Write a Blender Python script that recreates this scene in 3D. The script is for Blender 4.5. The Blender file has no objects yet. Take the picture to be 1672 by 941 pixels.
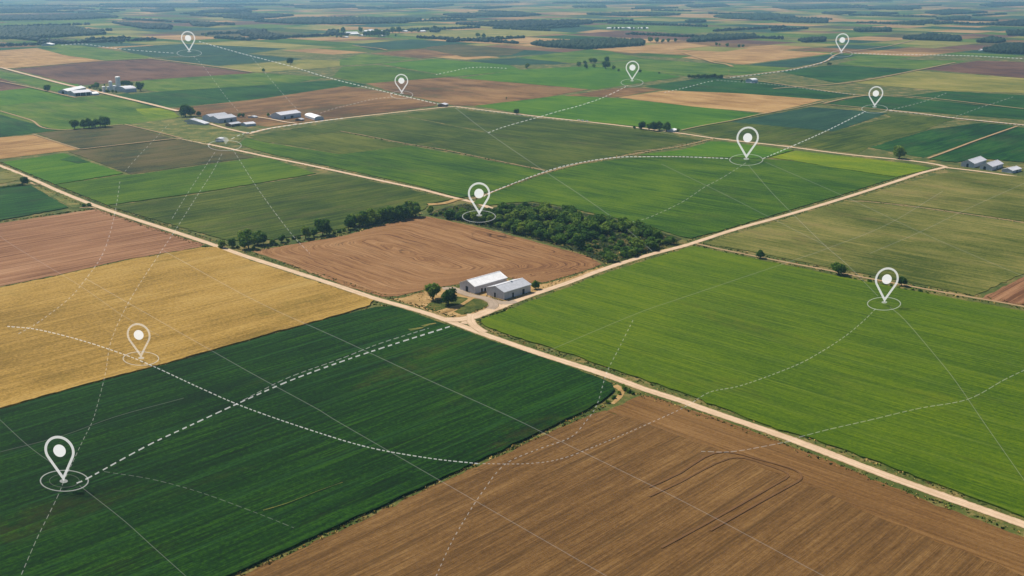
import bpy, bmesh, math, random
import numpy as np
from mathutils import Vector
from mathutils.geometry import tessellate_polygon

rnd = random.Random(11)
nr = np.random.default_rng(7)
scene = bpy.context.scene
COL = scene.collection

# ------------------------------------------------------------------ camera, sky, sun, exposure
CAM_H = 200.0
PITCH = math.radians(16.7)
FPX = 1666.0                      # focal length in photograph pixels (1672 x 941)
cam_d = bpy.data.cameras.new('camera')
cam_d.sensor_width = 36.0
cam_d.lens = 36.0 * FPX / 1672.0
cam_d.clip_start = 1.0
cam_d.clip_end = 90000.0
cam = bpy.data.objects.new('camera', cam_d)
cam.location = (0, 0, CAM_H)
cam.rotation_euler = (math.pi / 2 - PITCH, 0, 0)
COL.objects.link(cam)
scene.camera = cam

SUN_EL = math.radians(53)
SUN_AZ = math.radians(-50)        # measured from +Y towards +X: ahead and to the left
world = bpy.data.worlds.new('World')
scene.world = world
world.use_nodes = True
wn = world.node_tree
wn.nodes.clear()
w_out = wn.nodes.new('ShaderNodeOutputWorld')
w_bg = wn.nodes.new('ShaderNodeBackground')
w_sky = wn.nodes.new('ShaderNodeTexSky')
w_sky.sky_type = 'NISHITA'
w_sky.sun_disc = False
w_sky.sun_elevation = SUN_EL
w_sky.sun_rotation = SUN_AZ
w_sky.altitude = 200
w_bg.inputs['Strength'].default_value = 0.065
wn.links.new(w_sky.outputs[0], w_bg.inputs['Color'])
wn.links.new(w_bg.outputs[0], w_out.inputs['Surface'])

sun_d = bpy.data.lights.new('sun', 'SUN')
sun_d.energy = 5.0
sun_d.angle = math.radians(0.5)
sun_d.color = (1.0, 0.92, 0.78)
sun = bpy.data.objects.new('sun', sun_d)
sun_dir = Vector((math.sin(SUN_AZ) * math.cos(SUN_EL), math.cos(SUN_AZ) * math.cos(SUN_EL), math.sin(SUN_EL)))
sun.rotation_euler = (-sun_dir).to_track_quat('-Z', 'Y').to_euler()
sun.location = (0, 0, 400)
COL.objects.link(sun)

scene.view_settings.view_transform = 'Standard'
scene.view_settings.look = 'None'
scene.view_settings.exposure = 0.33
scene.view_settings.gamma = 1.0
scene.view_settings.use_curve_mapping = False
scene.cycles.volume_bounces = 1
scene.cycles.max_bounces = 6

HAZE_DENSITY = 6.7e-5

# ------------------------------------------------------------------ geometry helpers
cp, sp = math.cos(PITCH), math.sin(PITCH)


def at(px, py, z=0.0):
    """the point of the land (height z) seen at a pixel of the photograph"""
    a = (px - 836.0) / FPX
    b = -(py - 470.5) / FPX
    d = Vector((a, cp + b * sp, -sp + b * cp))
    t = (z - CAM_H) / d.z
    return Vector((d.x * t, d.y * t, z))


def proj(p):
    x, y, z = p[0], p[1], p[2] - CAM_H
    f = y * cp - z * sp
    u = y * sp + z * cp
    if f < 1:
        return None
    return (836 + FPX * x / f, 470.5 - FPX * u / f)


def m_per_px(p):
    x, y, z = p[0], p[1], p[2] - CAM_H
    return (y * cp - z * sp) / FPX


def height_for(px_, base_xy, top_py):
    """the height whose top is seen at row top_py above a ground point"""
    lo, hi = -5.0, 150.0
    for _ in range(40):
        mid = (lo + hi) / 2
        if proj((base_xy[0], base_xy[1], mid))[1] > top_py:
            lo = mid
        else:
            hi = mid
    return (lo + hi) / 2


DIR_B = Vector((0.700, 0.714)).normalized()     # the side road runs this way
DIR_A = Vector((-0.714, 0.700)).normalized()    # the main road runs this way
ANG_B = math.atan2(DIR_B.y, DIR_B.x)
ANG_A = math.atan2(DIR_A.y, DIR_A.x)


def lin(c):
    out = []
    for v in c[:3]:
        v = v / 255.0
        out.append(v / 12.92 if v <= 0.04045 else ((v + 0.055) / 1.055) ** 2.4)
    return out


def tag(o, label=None, cat=None, group=None, kind=None):
    if label: o['label'] = label
    if cat: o['category'] = cat
    if group: o['group'] = group
    if kind: o['kind'] = kind
    return o


def empty(name, loc=(0, 0, 0), rz=0.0):
    o = bpy.data.objects.new(name, None)
    o.location = loc
    o.rotation_euler = (0, 0, rz)
    o.empty_display_size = 1.0
    COL.objects.link(o)
    return o


def mesh_obj(name, verts, faces, mat=None, parent=None, smooth=False, loc=None, rz=0.0):
    me = bpy.data.meshes.new(name)
    me.from_pydata([tuple(v) for v in verts], [], [tuple(f) for f in faces])
    me.update()
    o = bpy.data.objects.new(name, me)
    if mat is not None:
        for m in (mat if isinstance(mat, (list, tuple)) else [mat]):
            me.materials.append(m)
    if parent is not None: o.parent = parent
    if loc is not None: o.location = loc
    o.rotation_euler = (0, 0, rz)
    if smooth:
        me.polygons.foreach_set('use_smooth', [True] * len(me.polygons))
    COL.objects.link(o)
    return o


def np_mesh(name, V, F, mats, mat_idx=None, smooth=False):
    """V (n,3), F (m,k) with constant k"""
    V = np.asarray(V, np.float32)
    F = np.asarray(F, np.int32)
    k = F.shape[1]
    me = bpy.data.meshes.new(name)
    me.vertices.add(len(V))
    me.vertices.foreach_set('co', V.ravel())
    me.loops.add(F.size)
    me.loops.foreach_set('vertex_index', F.ravel())
    me.polygons.add(len(F))
    me.polygons.foreach_set('loop_start', np.arange(0, F.size, k, dtype=np.int32))
    me.polygons.foreach_set('loop_total', np.full(len(F), k, np.int32))
    for m in mats: me.materials.append(m)
    if mat_idx is not None:
        me.polygons.foreach_set('material_index', np.asarray(mat_idx, np.int32))
    if smooth:
        me.polygons.foreach_set('use_smooth', np.ones(len(F), bool))
    me.update(calc_edges=True)
    me.validate()
    return me


def link_mesh(name, me, parent=None):
    o = bpy.data.objects.new(name, me)
    if parent is not None: o.parent = parent
    COL.objects.link(o)
    return o


def copy_tree(o, parent=None):
    c = o.copy()
    COL.objects.link(c)
    c.parent = parent
    for ch in list(o.children):
        copy_tree(ch, c)
    return c


class MB:
    """collects boxes, prisms and tubes for one mesh"""
    def __init__(self):
        self.v, self.f = [], []

    def add(self, vs, fs):
        b = len(self.v)
        self.v += [tuple(p) for p in vs]
        self.f += [tuple(b + i for i in f) for f in fs]

    def box(self, x0, x1, y0, y1, z0, z1):
        self.add([(x0, y0, z0), (x1, y0, z0), (x1, y1, z0), (x0, y1, z0), (x0, y0, z1), (x1, y0, z1), (x1, y1, z1), (x0, y1, z1)],
                 [(0, 3, 2, 1), (4, 5, 6, 7), (0, 1, 5, 4), (1, 2, 6, 5), (2, 3, 7, 6), (3, 0, 4, 7)])

    def prism_x(self, prof, x0, x1):
        """a profile of (y, z) pushed along x"""
        n = len(prof)
        self.add([(x0, y, z) for y, z in prof] + [(x1, y, z) for y, z in prof],
                 [tuple(range(n))[::-1], tuple(range(n, 2 * n))] + [(i, (i + 1) % n, n + (i + 1) % n, n + i) for i in range(n)])

    def lathe(self, prof, cx=0, cy=0, n=20):
        """(r, z) profile turned about the vertical"""
        vs, fs = [], []
        for r, z in prof:
            for k in range(n):
                a = 2 * math.pi * k / n
                vs.append((cx + r * math.cos(a), cy + r * math.sin(a), z))
        for i in range(len(prof) - 1):
            for k in range(n):
                fs.append((i * n + k, i * n + (k + 1) % n, (i + 1) * n + (k + 1) % n, (i + 1) * n + k))
        fs.append(tuple(range(n))[::-1])
        fs.append(tuple((len(prof) - 1) * n + k for k in range(n)))
        self.add(vs, fs)

    def build(self, name, mat, parent=None, smooth=False):
        return mesh_obj(name, self.v, self.f, mat, parent, smooth)


# ------------------------------------------------------------------ materials
def new_mat(name):
    m = bpy.data.materials.new(name)
    m.use_nodes = True
    nt = m.node_tree
    b = nt.nodes['Principled BSDF']
    b.inputs['Roughness'].default_value = 0.9
    b.inputs['Specular IOR Level'].default_value = 0.12
    return m, nt, b


def N(nt, t, **kw):
    n = nt.nodes.new(t)
    for k, v in kw.items(): setattr(n, k, v)
    return n


def math_n(nt, op, a, b=None, c=None, clamp=False):
    n = N(nt, 'ShaderNodeMath', operation=op, use_clamp=clamp)
    for i, v in enumerate((a, b, c)):
        if v is None: continue
        if hasattr(v, 'is_output') or hasattr(v, 'links'):
            nt.links.new(v, n.inputs[i])
        else:
            n.inputs[i].default_value = v
    return n.outputs[0]


def mix_c(nt, fac, a, b):
    n = N(nt, 'ShaderNodeMix', data_type='RGBA', blend_type='MIX')
    for idx, v in ((0, fac), (6, a), (7, b)):
        if hasattr(v, 'links'):
            nt.links.new(v, n.inputs[idx])
        elif idx == 0:
            n.inputs[0].default_value = v
        else:
            n.inputs[idx].default_value = (*v[:3], 1)
    return n.outputs[2]


def noise(nt, vec, scale, detail=3.0, rough=0.55, dist=0.0, sc3=None):
    if sc3 is not None:
        mp = N(nt, 'ShaderNodeVectorMath', operation='MULTIPLY')
        nt.links.new(vec, mp.inputs[0])
        mp.inputs[1].default_value = sc3
        vec = mp.outputs[0]
    n = N(nt, 'ShaderNodeTexNoise')
    n.inputs['Scale'].default_value = scale
    n.inputs['Detail'].default_value = detail
    n.inputs['Roughness'].default_value = rough
    n.inputs['Distortion'].default_value = dist
    nt.links.new(vec, n.inputs['Vector'])
    return n.outputs['Fac']


def ramp01(nt, v, lo, hi, a=0.0, b=1.0):
    n = N(nt, 'ShaderNodeMapRange', interpolation_type='SMOOTHSTEP')
    nt.links.new(v, n.inputs[0])
    n.inputs[1].default_value = lo
    n.inputs[2].default_value = hi
    n.inputs[3].default_value = a
    n.inputs[4].default_value = b
    return n.outputs[0]


LAND = 0.53     # albedo of the land against the colours read from the photograph


def field_mat(name, base, dark=None, light=None, accent=None, acc=0.25, row=1.0, patch=1.0, tram=0.0, tram_w=24.0,
              clump=1.0, rowlen=1.0, attr=None, bump=0.5, seed=0.0, tram_col=None, gain=1.0, swath=0.0, sw_w=9.0, rowf=1.0, lines=0.35, con=1.8, spread=1.45, viv=1.14):
    gain *= LAND
    """crop or tilled soil: rows run along the object's own X axis"""
    m, nt, b = new_mat(name)
    def vivid(c, k=viv):
        L_ = 0.3 * c[0] + 0.6 * c[1] + 0.1 * c[2]
        return [max(0.001, L_ + (v - L_) * k) for v in c]
    base = vivid([c * gain for c in lin(base)])
    dark = vivid([c * gain for c in lin(dark)]) if dark else [c * 0.55 for c in base]
    light = vivid([c * gain for c in lin(light)]) if light else [c * 1.4 for c in base]
    dark = [max(0.0008, q + (d - q) * spread) for q, d in zip(base, dark)]
    light = [q + (d - q) * spread for q, d in zip(base, light)]
    tc = N(nt, 'ShaderNodeTexCoord')
    vec = tc.outputs['Object']
    if seed:
        ad = N(nt, 'ShaderNodeVectorMath', operation='ADD')
        nt.links.new(vec, ad.inputs[0])
        ad.inputs[1].default_value = (seed * 37.1, seed * 91.7, seed * 13.3)
        vec = ad.outputs[0]
    rv = vec
    if attr:
        at_n = N(nt, 'ShaderNodeAttribute', attribute_name=attr)
        sep = N(nt, 'ShaderNodeSeparateXYZ')
        nt.links.new(vec, sep.inputs[0])
        wob = noise(nt, vec, 0.03, 2)
        dd = math_n(nt, 'MULTIPLY_ADD', wob, 10.0, at_n.outputs['Fac'])
        cb = N(nt, 'ShaderNodeCombineXYZ')
        nt.links.new(sep.outputs[0], cb.inputs[0])
        nt.links.new(dd, cb.inputs[1])
        sy = math_n(nt, 'MULTIPLY', sep.outputs[1], 1.0)
        nt.links.new(sy, cb.inputs[2])
        rv = cb.outputs[0]
        zs = 0.01
    else:
        zs = 0.0
    r1 = noise(nt, rv, 1.0, 3, 0.6, 0.0, (0.010 / rowlen, 0.22 * rowf, zs))
    r2 = noise(nt, rv, 1.0, 3, 0.65, 0.0, (0.035 / rowlen, 0.75 * rowf, zs * 3))
    p1 = noise(nt, vec, 0.0055, 5, 0.55, 0.6)
    p2 = noise(nt, vec, 1.0, 4, 0.6, 0.3, (0.012, 0.030, 0.0))
    c1 = noise(nt, vec, 0.55, 4, 0.75)
    s = math_n(nt, 'MULTIPLY_ADD', r1, 1.1 * row, 0.0)
    s = math_n(nt, 'MULTIPLY_ADD', r2, 0.9 * row, s)
    s = math_n(nt, 'MULTIPLY_ADD', p1, 0.9 * patch, s)
    s = math_n(nt, 'MULTIPLY_ADD', p2, 0.8 * patch, s)
    s = math_n(nt, 'MULTIPLY_ADD', c1, 0.9 * clump, s)
    mean = (2.0 * row + 1.7 * patch + 0.9 * clump) * 0.5
    t = math_n(nt, 'SUBTRACT', s, mean)
    if swath:
        sepw = N(nt, 'ShaderNodeSeparateXYZ')
        nt.links.new(rv, sepw.inputs[0])
        cell = math_n(nt, 'FLOOR', math_n(nt, 'DIVIDE', math_n(nt, 'MULTIPLY_ADD', p2, 3.0, sepw.outputs[1]), sw_w))
        wn_ = N(nt, 'ShaderNodeTexWhiteNoise', noise_dimensions='1D')
        nt.links.new(cell, wn_.inputs['W'])
        t = math_n(nt, 'MULTIPLY_ADD', math_n(nt, 'SUBTRACT', wn_.outputs['Value'], 0.5), swath, t)
    t = math_n(nt, 'MULTIPLY_ADD', t, con, 0.5, clamp=True)
    rp = N(nt, 'ShaderNodeValToRGB')
    e = rp.color_ramp.elements
    e[0].position, e[0].color = 0.0, (*dark, 1)
    e[1].position, e[1].color = 1.0, (*light, 1)
    mid = rp.color_ramp.elements.new(0.5)
    mid.color = (*base, 1)
    nt.links.new(t, rp.inputs[0])
    col = rp.outputs[0]
    if lines:      # thin wandering gaps between drill rows
        l1 = noise(nt, rv, 1.0, 2, 0.5, 0.0, (0.006 / rowlen, 0.17 * rowf, zs))
        l2 = ramp01(nt, math_n(nt, 'ABSOLUTE', math_n(nt, 'SUBTRACT', l1, 0.5)), 0.0, 0.028, 1.0, 0.0)
        l3 = math_n(nt, 'MULTIPLY', l2, ramp01(nt, p2, 0.38, 0.6, 0.0, lines))
        col = mix_c(nt, l3, col, [c * 0.5 for c in dark])
    if accent:
        ac = [c * gain for c in lin(accent)]
        a1 = noise(nt, rv, 1.0, 5, 0.6, 0.8, (0.006, 0.022, zs))
        a2 = noise(nt, vec, 0.12, 4, 0.7)
        av = math_n(nt, 'MULTIPLY', ramp01(nt, a1, 0.52, 0.70), ramp01(nt, a2, 0.35, 0.62))
        col = mix_c(nt, math_n(nt, 'MULTIPLY', av, acc * 3.0, clamp=True), col, ac)
    if tram:
        sep2 = N(nt, 'ShaderNodeSeparateXYZ')
        nt.links.new(rv, sep2.inputs[0])
        yy = math_n(nt, 'MULTIPLY_ADD', p2, 2.0, sep2.outputs[1])
        fr = math_n(nt, 'FRACT', math_n(nt, 'DIVIDE', yy, tram_w))
        d1 = math_n(nt, 'ABSOLUTE', math_n(nt, 'SUBTRACT', fr, 0.5))
        ln = ramp01(nt, d1, 0.2 / tram_w, 1.3 / tram_w, 1.0, 0.0)
        fr2 = math_n(nt, 'FRACT', math_n(nt, 'ADD', math_n(nt, 'DIVIDE', yy, tram_w), 0.10))
        d2 = math_n(nt, 'ABSOLUTE', math_n(nt, 'SUBTRACT', fr2, 0.5))
        ln2 = ramp01(nt, d2, 0.2 / tram_w, 1.1 / tram_w, 0.7, 0.0)
        brk = ramp01(nt, r1, 0.36, 0.6)
        tv = math_n(nt, 'MULTIPLY', math_n(nt, 'MAXIMUM', ln, ln2), math_n(nt, 'MULTIPLY', brk, tram), clamp=True)
        tcol = [c * gain for c in lin(tram_col)] if tram_col else [c * 0.45 for c in base]
        col = mix_c(nt, tv, col, tcol)
    nt.links.new(col, b.inputs['Base Color'])
    if bump:
        bm_ = N(nt, 'ShaderNodeBump')
        bm_.inputs['Strength'].default_value = bump
        bm_.inputs['Distance'].default_value = 0.6
        hsum = math_n(nt, 'ADD', r2, c1)
        nt.links.new(hsum, bm_.inputs['Height'])
        nt.links.new(bm_.outputs[0], b.inputs['Normal'])
    b.inputs['Specular IOR Level'].default_value = 0.08
    return m


def patchy_mat(name, cols, scale=0.08, detail=5, streak=None, bump=0.4, rough=0.95):
    """three colours mixed by noise"""
    m, nt, b = new_mat(name)
    tc = N(nt, 'ShaderNodeTexCoord')
    v = tc.outputs['Object']
    n1 = noise(nt, v, scale, detail, 0.62, 0.5)
    n2 = noise(nt, v, scale * 6, 4, 0.65)
    n3 = noise(nt, v, scale * 25, 3, 0.65)
    f = math_n(nt, 'ADD', math_n(nt, 'MULTIPLY', n1, 0.55), math_n(nt, 'ADD', math_n(nt, 'MULTIPLY', n2, 0.25), math_n(nt, 'MULTIPLY', n3, 0.2)))
    rp = N(nt, 'ShaderNodeValToRGB')
    e = rp.color_ramp.elements
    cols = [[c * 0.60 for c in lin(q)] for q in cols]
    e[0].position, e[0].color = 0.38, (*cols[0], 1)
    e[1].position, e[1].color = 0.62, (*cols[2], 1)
    q = e.new(0.5)
    q.color = (*cols[1], 1)
    nt.links.new(f, rp.inputs[0])
    nt.links.new(rp.outputs[0], b.inputs['Base Color'])
    b.inputs['Roughness'].default_value = rough
    bm_ = N(nt, 'ShaderNodeBump')
    bm_.inputs['Strength'].default_value = bump
    bm_.inputs['Distance'].default_value = 0.3
    nt.links.new(n3, bm_.inputs['Height'])
    nt.links.new(bm_.outputs[0], b.inputs['Normal'])
    return m


def road_mat(name, c0, c1, edge):
    m, nt, b = new_mat(name)
    tc = N(nt, 'ShaderNodeTexCoord')
    v = tc.outputs['Object']
    ac = N(nt, 'ShaderNodeAttribute', attribute_name='across')
    al = N(nt, 'ShaderNodeAttribute', attribute_name='along')
    cb = N(nt, 'ShaderNodeCombineXYZ')
    nt.links.new(math_n(nt, 'MULTIPLY', al.outputs['Fac'], 0.02), cb.inputs[0])
    nt.links.new(math_n(nt, 'MULTIPLY', ac.outputs['Fac'], 4.0), cb.inputs[1])
    st = noise(nt, cb.outputs[0], 1.0, 3)
    n1 = noise(nt, v, 0.12, 5, 0.65)
    n2 = noise(nt, v, 1.1, 4, 0.65)
    f = math_n(nt, 'ADD', math_n(nt, 'MULTIPLY', st, 0.5), math_n(nt, 'ADD', math_n(nt, 'MULTIPLY', n1, 0.3), math_n(nt, 'MULTIPLY', n2, 0.2)))
    col = mix_c(nt, ramp01(nt, f, 0.36, 0.64), [x * 0.68 for x in lin(c0)], [x * 0.68 for x in lin(c1)])
    # loose edge of the gravel, frayed by noise
    aa = math_n(nt, 'ADD', math_n(nt, 'ABSOLUTE', ac.outputs['Fac']), math_n(nt, 'MULTIPLY', math_n(nt, 'SUBTRACT', noise(nt, v, 0.35, 4, 0.7), 0.5), 0.7))
    col = mix_c(nt, ramp01(nt, aa, 0.78, 1.02), col, [x * 0.58 for x in lin(edge)])
    rut = math_n(nt, 'ABSOLUTE', math_n(nt, 'SUBTRACT', math_n(nt, 'ABSOLUTE', ac.outputs['Fac']), 0.42))
    rv_ = math_n(nt, 'MULTIPLY', ramp01(nt, rut, 0.05, 0.2, 0.22, 0.0), ramp01(nt, n1, 0.3, 0.6))
    col = mix_c(nt, rv_, col, [x * 0.95 for x in lin(c1)])
    nt.links.new(col, b.inputs['Base Color'])
    b.inputs['Roughness'].default_value = 0.95
    return m


def plain_mat(name, c, rough=0.6, spec=0.3, var=0.12, scale=0.6, metal=0.0):
    m, nt, b = new_mat(name)
    tc = N(nt, 'ShaderNodeTexCoord')
    n = noise(nt, tc.outputs['Object'], scale, 4, 0.6)
    c = lin(c)
    col = mix_c(nt, ramp01(nt, n, 0.3, 0.7), [x * (1 - var) for x in c], [min(1, x * (1 + var)) for x in c])
    nt.links.new(col, b.inputs['Base Color'])
    b.inputs['Roughness'].default_value = rough
    b.inputs['Specular IOR Level'].default_value = spec
    b.inputs['Metallic'].default_value = metal
    return m


def ribbed_mat(name, c, axis, period=0.9, rough=0.5, spec=0.35, dirt=(120, 105, 85), amount=0.2):
    """corrugated metal sheet: ribs with real shading through bump, weathering by noise"""
    m, nt, b = new_mat(name)
    tc = N(nt, 'ShaderNodeTexCoord')
    sep = N(nt, 'ShaderNodeSeparateXYZ')
    nt.links.new(tc.outputs['Object'], sep.inputs[0])
    w = math_n(nt, 'SINE', math_n(nt, 'MULTIPLY', sep.outputs[axis], 2 * math.pi / period))
    # panel lines every few metres
    fr = math_n(nt, 'FRACT', math_n(nt, 'DIVIDE', sep.outputs[axis], 4.1))
    pl = math_n(nt, 'LESS_THAN', fr, 0.04)
    n1 = noise(nt, tc.outputs['Object'], 0.35, 5, 0.65)
    n2 = noise(nt, tc.outputs['Object'], 1.0, 3, 0.6, 0, (1.2, 1.2, 0.15))
    c = lin(c)
    col = mix_c(nt, ramp01(nt, n1, 0.3, 0.7), [x * 0.9 for x in c], [min(1, x * 1.06) for x in c])
    col = mix_c(nt, math_n(nt, 'MULTIPLY', ramp01(nt, n2, 0.55, 0.8), amount), col, lin(dirt))
    col = mix_c(nt, math_n(nt, 'MULTIPLY', pl, 0.3), col, [x * 0.5 for x in c])
    nt.links.new(col, b.inputs['Base Color'])
    bm_ = N(nt, 'ShaderNodeBump')
    bm_.inputs['Strength'].default_value = 0.25
    bm_.inputs['Distance'].default_value = 0.05
    nt.links.new(w, bm_.inputs['Height'])
    nt.links.new(bm_.outputs[0], b.inputs['Normal'])
    b.inputs['Roughness'].default_value = rough
    b.inputs['Specular IOR Level'].default_value = spec
    return m


def leaf_mat(name, dark, mid, light, trans=0.25):
    m, nt, b = new_mat(name)
    geo = N(nt, 'ShaderNodeNewGeometry')
    oi = N(nt, 'ShaderNodeObjectInfo')
    n1 = noise(nt, geo.outputs['Position'], 0.30, 3, 0.6)
    n2 = noise(nt, geo.outputs['Position'], 1.6, 2, 0.6)
    f = math_n(nt, 'ADD', math_n(nt, 'MULTIPLY', n1, 0.6), math_n(nt, 'MULTIPLY', n2, 0.4))
    f = math_n(nt, 'MULTIPLY_ADD', oi.outputs['Random'], 0.32, math_n(nt, 'SUBTRACT', f, 0.04))
    rp = N(nt, 'ShaderNodeValToRGB')
    e = rp.color_ramp.elements
    e[0].position, e[0].color = 0.42, (*lin(dark), 1)
    e[1].position, e[1].color = 0.80, (*lin(light), 1)
    q = e.new(0.6)
    q.color = (*lin(mid), 1)
    nt.links.new(f, rp.inputs[0])
    nt.links.new(rp.outputs[0], b.inputs['Base Color'])
    b.inputs['Roughness'].default_value = 0.7
    tr = N(nt, 'ShaderNodeBsdfTranslucent')
    nt.links.new(rp.outputs[0], tr.inputs['Color'])
    mx = N(nt, 'ShaderNodeMixShader')
    mx.inputs[0].default_value = trans
    nt.links.new(b.outputs[0], mx.inputs[1])
    nt.links.new(tr.outputs[0], mx.inputs[2])
    nt.links.new(mx.outputs[0], nt.nodes['Material Output'].inputs['Surface'])
    return m


def light_mat(name, strength, pass_):
    """a lit, see-through marker: gives off white light and lets most daylight through"""
    m = bpy.data.materials.new(name)
    m.use_nodes = True
    nt = m.node_tree
    nt.nodes.clear()
    out = N(nt, 'ShaderNodeOutputMaterial')
    em = N(nt, 'ShaderNodeEmission')
    em.inputs['Color'].default_value = (1.0, 1.0, 0.97, 1)
    em.inputs['Strength'].default_value = strength
    tr = N(nt, 'ShaderNodeBsdfTransparent')
    tr.inputs['Color'].default_value = (pass_, pass_, pass_, 1)
    ad = N(nt, 'ShaderNodeAddShader')
    nt.links.new(em.outputs[0], ad.inputs[0])
    nt.links.new(tr.outputs[0], ad.inputs[1])
    nt.links.new(ad.outputs[0], out.inputs['Surface'])
    return m


M_GROUND = patchy_mat('dry_verge_grass', ((62, 84, 32), (96, 106, 48), (166, 142, 90)), 0.05)
M_YARD = patchy_mat('sandy_yard', ((150, 118, 70), (196, 160, 104), (214, 180, 132)), 0.09)
M_LAWN = patchy_mat('rough_lawn', ((52, 70, 22), (84, 96, 34), (142, 126, 62)), 0.12)
M_SCRUB = patchy_mat('dry_scrub_grass', ((66, 88, 36), (106, 116, 52), (164, 146, 84)), 0.05)
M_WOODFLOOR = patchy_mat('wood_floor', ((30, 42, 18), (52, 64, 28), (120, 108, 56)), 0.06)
M_ROAD = road_mat('gravel_road', (204, 174, 142), (230, 203, 174), (150, 128, 82))
M_TRACK = road_mat('dirt_track', (160, 134, 96), (190, 162, 124), (118, 112, 66))
M_DRIVE = road_mat('gravel_drive', (164, 146, 128), (186, 168, 150), (150, 128, 96))

# ------------------------------------------------------------------ setting: ground, fields, roads
g = mesh_obj('ground', [(-42000, -3000, 0), (42000, -3000, 0), (42000, 60000, 0), (-42000, 60000, 0)], [(0, 1, 2, 3)], M_GROUND)
tag(g, 'flat plain of dry grass verges under the whole patchwork of fields', kind='structure')

_zi = [0]


def resample(pts, step, jit):
    out = []
    n = len(pts)
    for i in range(n):
        a, b = pts[i], pts[(i + 1) % n]
        L = (b - a).length
        k = max(1, int(L / step))
        k = min(k, 160)
        nrm = Vector((-(b - a).y, (b - a).x, 0)) / max(L, 1e-6)
        for j in range(k):
            p = a.lerp(b, j / k)
            if j: p = p + nrm * rnd.gauss(0, jit)
            out.append(p)
    return out


def smooth_corners(pts, r):
    if r <= 0: return pts
    out = []
    n = len(pts)
    for i in range(n):
        p0, p1, p2 = pts[i - 1], pts[i], pts[(i + 1) % n]
        a, b = p0 - p1, p2 - p1
        ra, rb = min(r, a.length * 0.4), min(r, b.length * 0.4)
        q0, q2 = p1 + a.normalized() * ra, p1 + b.normalized() * rb
        for t in (0, 0.25, 0.5, 0.75, 1):
            out.append(q0 * (1 - t) ** 2 + p1 * 2 * t * (1 - t) + q2 * t * t)
    return out


FIELD_POLYS = []


def field(name, px_pts, h, mat, rows='B', corner=0.0, label=None, jit=0.5, flat=False):
    """a field traced on the ground; crops stand h high with real sides"""
    _zi[0] += 1
    my = sum(p[1] for p in px_pts) / len(px_pts)
    if my < 235:                      # far fields meet with hardly a verge between them
        h = min(h, 0.16)
        mx = sum(p[0] for p in px_pts) / len(px_pts)
        g0 = max(0.35, min(1.0, (my - 30) / 130.0))
        px_pts = [(x + (2.0 if x > mx else -2.0) * g0, y + (1.1 if y > my else -0.9) * g0) for x, y in px_pts]
    if not flat: h = h + (_zi[0] % 29) * 0.006
    pts = [at(x, y, 0) for x, y in px_pts]
    FIELD_POLYS.append([(p.x, p.y) for p in pts])
    pts = smooth_corners(pts, corner)
    near = min(p.y for p in pts) < 1500
    pts = resample(pts, 4.0 if near else 30.0, jit if near else 1.0)
    ang = ANG_B if rows == 'B' else ANG_A
    if isinstance(rows, float): ang = rows
    o0 = pts[0].copy()
    ca, sa = math.cos(-ang), math.sin(-ang)
    loc = [Vector(((p.x - o0.x) * ca - (p.y - o0.y) * sa, (p.x - o0.x) * sa + (p.y - o0.y) * ca, h)) for p in pts]
    n = len(loc)
    tris = tessellate_polygon([loc])
    verts = loc + [Vector((p.x, p.y, 0.0)) for p in loc]
    area = sum(loc[i].x * loc[(i + 1) % n].y - loc[(i + 1) % n].x * loc[i].y for i in range(n))
    faces = []
    for t in tris:
        a, b, c = t
        z = (loc[b] - loc[a]).cross(loc[c] - loc[a]).z
        faces.append((a, b, c) if z > 0 else (a, c, b))
    for i in range(n):
        j = (i + 1) % n
        faces.append((i, n + i, n + j, j) if area > 0 else (i, j, n + j, n + i))
    o = mesh_obj(name, verts, faces, mat, loc=(o0.x, o0.y, 0), rz=ang)
    tag(o, label, kind='structure')
    return o


G = 1.0
# --- near fields
M_CORN = field_mat('dark_corn', (26, 62, 4), (15, 42, 2), (50, 88, 12), accent=(104, 92, 36), acc=0.07, row=0.8, patch=0.5, tram=0.6,
                   tram_w=26, tram_col=(44, 92, 42), seed=1, swath=0.08, rowf=1.9, spread=1.25, lines=0.65, con=2.1)
M_WHEAT = field_mat('ripe_wheat', (196, 158, 78), (152, 122, 54), (214, 180, 104), accent=(128, 116, 44), acc=0.25, row=0.45, patch=1.0,
                    tram=0.35, tram_w=22, tram_col=(216, 178, 102), clump=1.3, seed=2, viv=1.0, spread=1.1, rowf=1.6)
M_SOIL_L = field_mat('ploughed_soil_rosy', (176, 126, 88), (142, 98, 66), (196, 148, 108), row=1.2, patch=0.6, clump=0.5, seed=3, rowlen=2.0, viv=0.95, rowf=1.4)
M_SOIL_M = field_mat('ploughed_soil_looped', (172, 124, 76), (132, 90, 54), (192, 146, 98), row=1.1, patch=0.6, clump=0.4, attr='dist', seed=4, rowlen=1.6, rowf=2.2, spread=1.3, viv=0.95, lines=0.7)
M_SOIL_R = field_mat('ploughed_soil_brown', (136, 101, 58), (106, 77, 42), (164, 127, 78), row=1.1, patch=0.6, clump=0.9, tram=0.75, tram_w=17, seed=5, swath=0.05, rowf=1.8, spread=1.05, viv=1.0, lines=0.45, con=1.35, rowlen=0.6)
M_SOIL_H = field_mat('ploughed_headland', (146, 106, 56), (112, 78, 40), (172, 130, 78), row=1.0, patch=0.6, clump=0.9, tram=0.5, tram_w=19, seed=6, viv=0.95, rowf=1.7, spread=1.0, con=1.4)
M_LIME = field_mat('bright_crop', (97, 122, 7), (66, 95, 5), (122, 140, 22), accent=(118, 122, 40), acc=0.12, row=0.9, patch=0.7, tram=0.35,
                   tram_w=28, tram_col=(122, 142, 60), seed=7, swath=0.08, rowf=2.0, spread=1.1, lines=0.4, con=1.5)
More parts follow.
